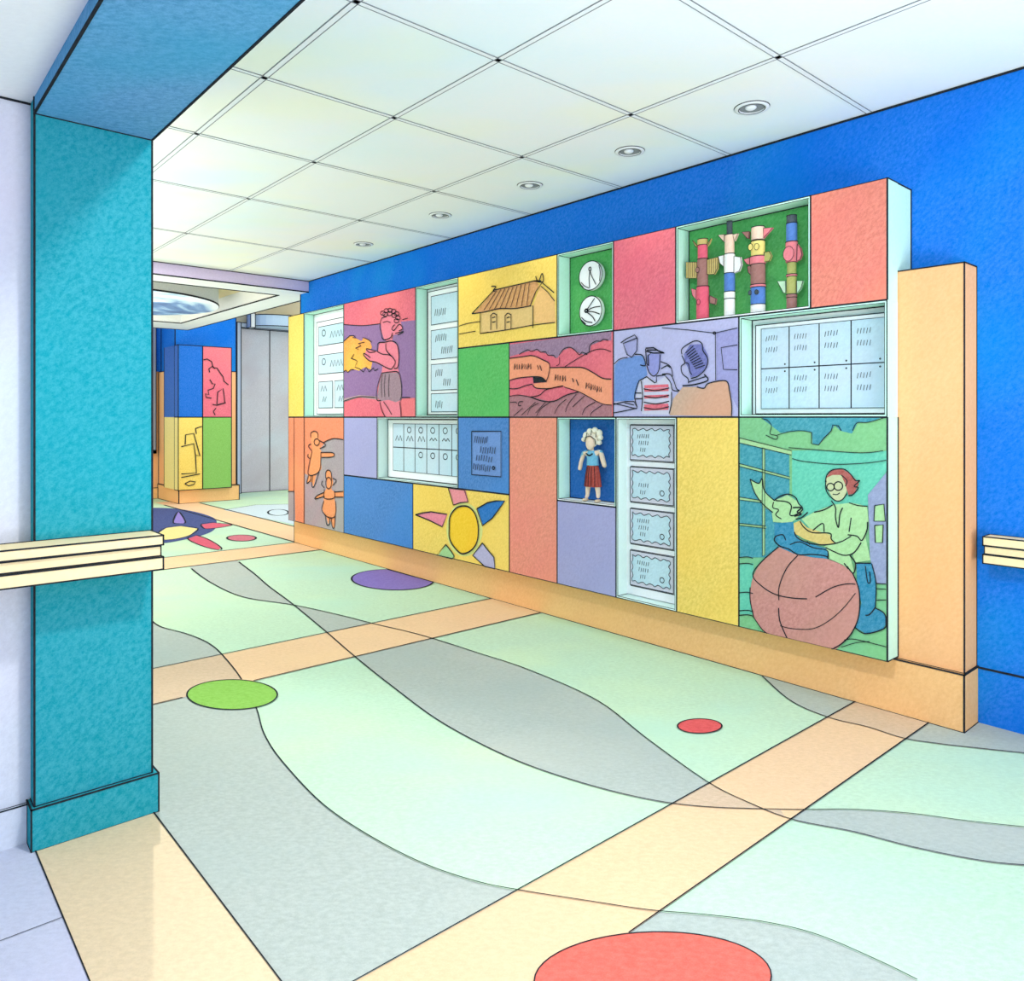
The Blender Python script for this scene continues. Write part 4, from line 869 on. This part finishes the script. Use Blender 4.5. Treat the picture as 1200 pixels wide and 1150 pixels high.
# ------------------------------------------------------------------ costumed doll
def doll():
    zb = Z1+.0125; X = 3.912
    dc = (640, 480, 4.794)
    D = lambda x, y: on_x(640+x/4.794, 480+y/4.794, X)
    zf = D(260, 505)[1]; dz = zb-zf+.004
    Q = lambda x, y, dx=0: (X+dx, D(x, y)[0], D(x, y)[1]+dz)
    yc = D(262, 300)[0]
    t = thing('costumed_doll', (X, yc, zb), 'small standing doll in a blue blouse and pleated red skirt', 'doll')
    skin = P('doll_skin', (236, 214, 190), .06)
    bm = bpy.data.meshes.new('doll_figure')
    J = {'pel': Q(262, 330), 'chest': Q(262, 250), 'neck': Q(258, 215), 'head': Q(255, 180), 'top': Q(255, 145),
         'ls': Q(215, 232), 'le': Q(197, 285), 'lh': Q(190, 335, -.004), 'rs': Q(306, 225), 're': Q(318, 272), 'rh': Q(335, 320, -.006),
         'lk': Q(235, 430), 'la': Q(232, 478), 'lt': Q(232, 490, -.02), 'rk': Q(290, 430), 'ra': Q(293, 478), 'rt': Q(302, 488, -.02)}
    R = dict(pel=.024, chest=.026, neck=.011, head=.026, top=.018, ls=.017, le=.015, lh=.015, rs=.017, re=.019, rh=.016, lk=.020, la=.014, lt=.012, rk=.021, ra=.015, rt=.013)
    ks = list(J); idx = {n_: i for i, n_ in enumerate(ks)}
    E_ = [('pel', 'chest'), ('chest', 'neck'), ('neck', 'head'), ('head', 'top'), ('chest', 'ls'), ('ls', 'le'), ('le', 'lh'), ('chest', 'rs'), ('rs', 're'), ('re', 'rh'), ('pel', 'lk'), ('lk', 'la'), ('la', 'lt'), ('pel', 'rk'), ('rk', 'ra'), ('ra', 'rt')]
    o0 = Vector(t['_w'])
    bm.from_pydata([tuple(Vector(J[k_])-o0) for k_ in ks], [(idx[a_], idx[b_]) for a_, b_ in E_], []); bm.materials.append(skin)
    ob = bpy.data.objects.new('figure', bm); COL.objects.link(ob); ob.parent = t; ob['_w'] = list(o0); ALL.append(ob)
    sk = ob.modifiers.new('Skin', 'SKIN'); sk.use_smooth_shade = True
    for i, k_ in enumerate(ks):
        sv = bm.skin_vertices[0].data[i]; sv.radius = (R[k_], R[k_]); sv.use_root = (k_ == 'pel')
    ob.modifiers.new('Subdiv', 'SUBSURF').levels = 2; ob.modifiers['Subdiv'].render_levels = 2
    # face oval
    c_ = Q(255, 180); MB().ball((X-.014, c_[1], c_[2]), (.026, .036, .052), 0, 10).build('face', skin, ob)
    n_ = 28
    # blouse
    prof = [(Q(262, 305)[2], .036, .05), (Q(262, 270)[2], .034, .046), (Q(262, 240)[2], .034, .052), (Q(262, 222)[2], .024, .034)]
    vs = []; fs = []
    for z_, rx, ry in prof:
        for k_ in range(n_): a_ = 2*pi*k_/n_; vs.append((X+rx*cos(a_), yc+ry*sin(a_), z_))
    fs = [(i*n_+k_, i*n_+(k_+1) % n_, (i+1)*n_+(k_+1) % n_, (i+1)*n_+k_) for i in range(3) for k_ in range(n_)]
    m = MB(); m.add(vs, fs, 0, True)
    m.tube([Q(232, 228), Q(212, 238), Q(200, 262)], [.014, .017, .014], 0, 10).tube([Q(290, 226), Q(308, 232), Q(314, 250)], [.014, .016, .013], 0, 10)
    m.build('blouse', P('doll_blue', (112, 184, 216), .12), t)
    # beads
    m = MB()
    for k_ in range(7): m.ball((X-.036, yc+.028-.0093*k_, Q(262, 240)[2]-.012*sin(pi*k_/6)), (.005, .005, .006), 0, 5)
    m.build('necklace', INK, t)
    # pleated skirt
    vs = []; n_ = 48
    for z_, rx, ry in ((Q(262, 308)[2], .032, .046), (Q(262, 360)[2], .042, .056), (Q(262, 425)[2], .046, .068)):
        for k_ in range(n_):
            a_ = 2*pi*k_/n_; w_ = 1+.07*sin(a_*12)*(z_ < Q(262, 320)[2]); vs.append((X+rx*w_*cos(a_), yc+ry*w_*sin(a_), z_))
    m = MB(); m.add(vs, [(i*n_+k_, i*n_+(k_+1) % n_, (i+1)*n_+(k_+1) % n_, (i+1)*n_+k_) for i in range(2) for k_ in range(n_)], 0)
    for yy in (-.05, -.026, -.002, .022, .048):
        xr = lambda z_i, f_: X-sqrt(max(.0001, 1-(yy*f_/[.046, .056, .068][z_i])**2))*[.034, .045, .049][z_i]*1.05
        m.tube([(xr(0, .7), yc+yy*.7, Q(262, 312)[2]), (xr(1, .9), yc+yy*.9, Q(262, 360)[2]), (xr(2, 1), yc+yy, Q(262, 424)[2])], .0022, 1, 5)
    m.build('skirt', [P('doll_red', (176, 72, 62), .14), INK], t)
    # headdress
    m = MB()
    cre = [(225, 140, 20), (245, 118, 18), (272, 110, 16), (295, 125, 18), (302, 150, 14), (212, 160, 12), (296, 178, 12)]
    m.ball(Q(258, 160, .006), (.018, .05, .056), 0, 10)
    for a_, b_, r_ in cre:
        p = Q(a_, b_, .004); m.ball(p, (.024, r_*.0015, r_*.0015), 0, 6)
    m.build('headdress', P('doll_cream', (245, 240, 220), .08), t)
    m = MB()
    for a_, b_ in ((235, 125), (262, 112), (288, 122)): m.tube([Q(a_, b_+25, -.02), Q(a_+3, b_, -.018), Q(a_+10, b_-12, -.01)], .0025, 0, 5)
    m.tube([Q(228, 170, -.02), Q(238, 148, -.03), Q(262, 140, -.03), Q(285, 160, -.02), Q(288, 190, -.02)], .003, 0, 5)
    m.build('hair_line', INK, t)
    for x_, s_ in ((230, -1), (300, 1)):
        p = Q(x_, 495, -.018); MB().ball((p[0], p[1], zb+.010), (.03, .016, .011), 0, 8).build('shoe', P('doll_shoe', (222, 200, 170), .08), t)
doll()

# ------------------------------------------------------------------ far pier display cube
Yf = 13.42; XL = 4.165; XR = 5.08
zt = on_y(210, 404, Yf)[1]; zb = on_y(210, 575, Yf)[1]; xm = on_y(237.5, 489, Yf)[0]
def fpanel(x0, x1, z0, z1, mat, label, side=None, cat='wall panel', name='wall_panel'):
    t = thing(name, (x0, Yf, z0), label, cat, 'panels of the far pier' if cat == 'wall panel' else None)
    m = MB().box((x0+.001, Yf, z0+.001), (x1-.001, 13.617, z1-.001), 0, .012)
    if side: m.box((XL+.001, 13.617, z0+.001), (4.209, 14.2, z1-.001), 2).box((XL-.003, 14.19, z0), (XL+.004, 14.205, z1), 1).box((XL-.002, Yf+.004, z0+.001), (XL+.0, 13.62, z1), 2)
    m.build('panel_body', [mat, INK, side or mat], t); t['_f'] = 1
    return t
fpanel(XL, xm, 1.5, zt, P('far_blue', (10, 108, 208)), 'upper blue panel on the far pier', P('far_blue_side', (62, 112, 196)))
fp = fpanel(xm, XR, 1.5, zt, M_RED, 'rose panel with a wiggly line drawing on the far pier', None, 'mural', 'mural_panel')
fy = fpanel(XL, xm, zb, 1.5, M_YEL, 'yellow panel with a blocky line drawing on the far pier', P('far_yellow_side', (252, 232, 150)), 'mural', 'mural_panel')
fpanel(xm, XR, zb, 1.5, P('far_green', (134, 190, 92)), 'plain grass green panel low on the far pier')
def fink(t, lines, px=1.1):
    m = MB()
    for pts in lines:
        q = [on_y(160+x/4.79, 400+y/4.79, Yf) for x, y in pts]
        m.strip(q, px*14/F, lambda a_, b_: (a_, Yf-.012, b_))
    m.build('ink_drawing', INK, t)
fink(fp, [[(375, 105), (395, 100), (420, 115), (430, 150), (450, 150), (470, 180), (485, 200), (490, 225), (515, 245)], [(410, 175), (405, 155), (425, 140), (440, 155)], [(410, 215), (425, 240), (440, 240), (430, 265), (400, 275), (405, 300), (385, 295), (390, 315), (420, 320)], [(455, 285), (485, 265), (495, 345), (450, 355), (455, 285)], [(425, 355), (450, 360), (500, 345)], [(445, 375), (430, 395), (440, 415)]])
fink(fy, [[(250, 592), (320, 575), (330, 640), (335, 740), (250, 745)], [(272, 580), (275, 525), (320, 518), (335, 570), (355, 645), (335, 640)], [(330, 490), (335, 520)], [(330, 490), (366, 478)], [(250, 765), (355, 745)], [(270, 800), (300, 785), (330, 790), (320, 805), (290, 812), (270, 800)]])

# ------------------------------------------------------------------ lights
def area(name, loc, size, energy, rot=(0, 0, 0), color=(1, 1, 1), sy=None):
    l = bpy.data.lights.new(name, 'AREA'); l.energy = energy; l.size = size; l.color = color
    if sy: l.shape = 'RECTANGLE'; l.size_y = sy
    o = bpy.data.objects.new(name, l); o.location = loc; o.rotation_euler = rot; COL.objects.link(o); return o
area('corridor_lamp', (2.1, 7.5, 3.12), .22, 35)
sl = bpy.data.lights.new('pier_spot', 'SPOT'); sl.energy = 560; sl.spot_size = .62; sl.spot_blend = .8; sl.shadow_soft_size = .05; sl.color = (1, .95, .9)
so = bpy.data.objects.new('pier_spot', sl); so.location = (2.15, 7.7, 3.1); COL.objects.link(so)
so.rotation_euler = (Vector((.75, 1.9, 0))-Vector((2.15, 7.7, 3.1))).to_track_quat('-Z', 'Y').to_euler()
area('front_lamp', (1.25, 1.2, 3.12), .2, 42)
area('lobby_fill', (5.6, 11.5, 3.85), 1.6, 45)  # fill light added to brighten the far lobby, no fixture modelled
area('coffer_fill', (2.4, 11.8, 3.2), .8, 40)  # extra fill added under the coffer, out of sight
area('lobby_up_fill', (1.4, 10.6, 1.0), 1.6, 55, (pi, 0, 0), (1, .95, .97))  # unseen upward fill, added to lift the white ceiling ring
area('pier_up_fill', (.2, 6.3, 1.6), 1.4, 42, (pi, 0, 0), (1, .95, .97), sy=3.4)  # added to brighten the ceiling, hidden behind the teal pier
area('rear_up_fill', (1.6, -1.6, .6), 3.0, 125, (pi-.35, 0, 0), (1, .95, .97), sy=1.6)  # ceiling fill added behind the camera, stands for no fixture

wd = bpy.data.worlds.new('daylight'); SC.world = wd; wd.use_nodes = True
wd.node_tree.nodes['Background'].inputs['Color'].default_value = (1, .955, .98, 1)
wd.node_tree.nodes['Background'].inputs['Strength'].default_value = 1.2

# ------------------------------------------------------------------ camera
cd = bpy.data.cameras.new('camera'); cam = bpy.data.objects.new('camera', cd); COL.objects.link(cam)
cam.location = (0, 0, H); cam.rotation_euler = (pi/2, 0, -TH)
cd.sensor_fit = 'HORIZONTAL'; cd.sensor_width = 36; cd.lens = F/1200*36; cd.shift_x = 0; cd.shift_y = -(575-HY)/1200.0
cd.clip_start = .02; cd.clip_end = 100
SC.camera = cam
SC.view_settings.view_transform = 'Standard'; SC.view_settings.look = 'None'; SC.view_settings.gamma = 1
SC.view_settings.use_curve_mapping = False; SC.view_settings.exposure = .36
for o in ALL:
    for kk in ('_w', '_b', '_c', '_f'):
        if kk in o: del o[kk]
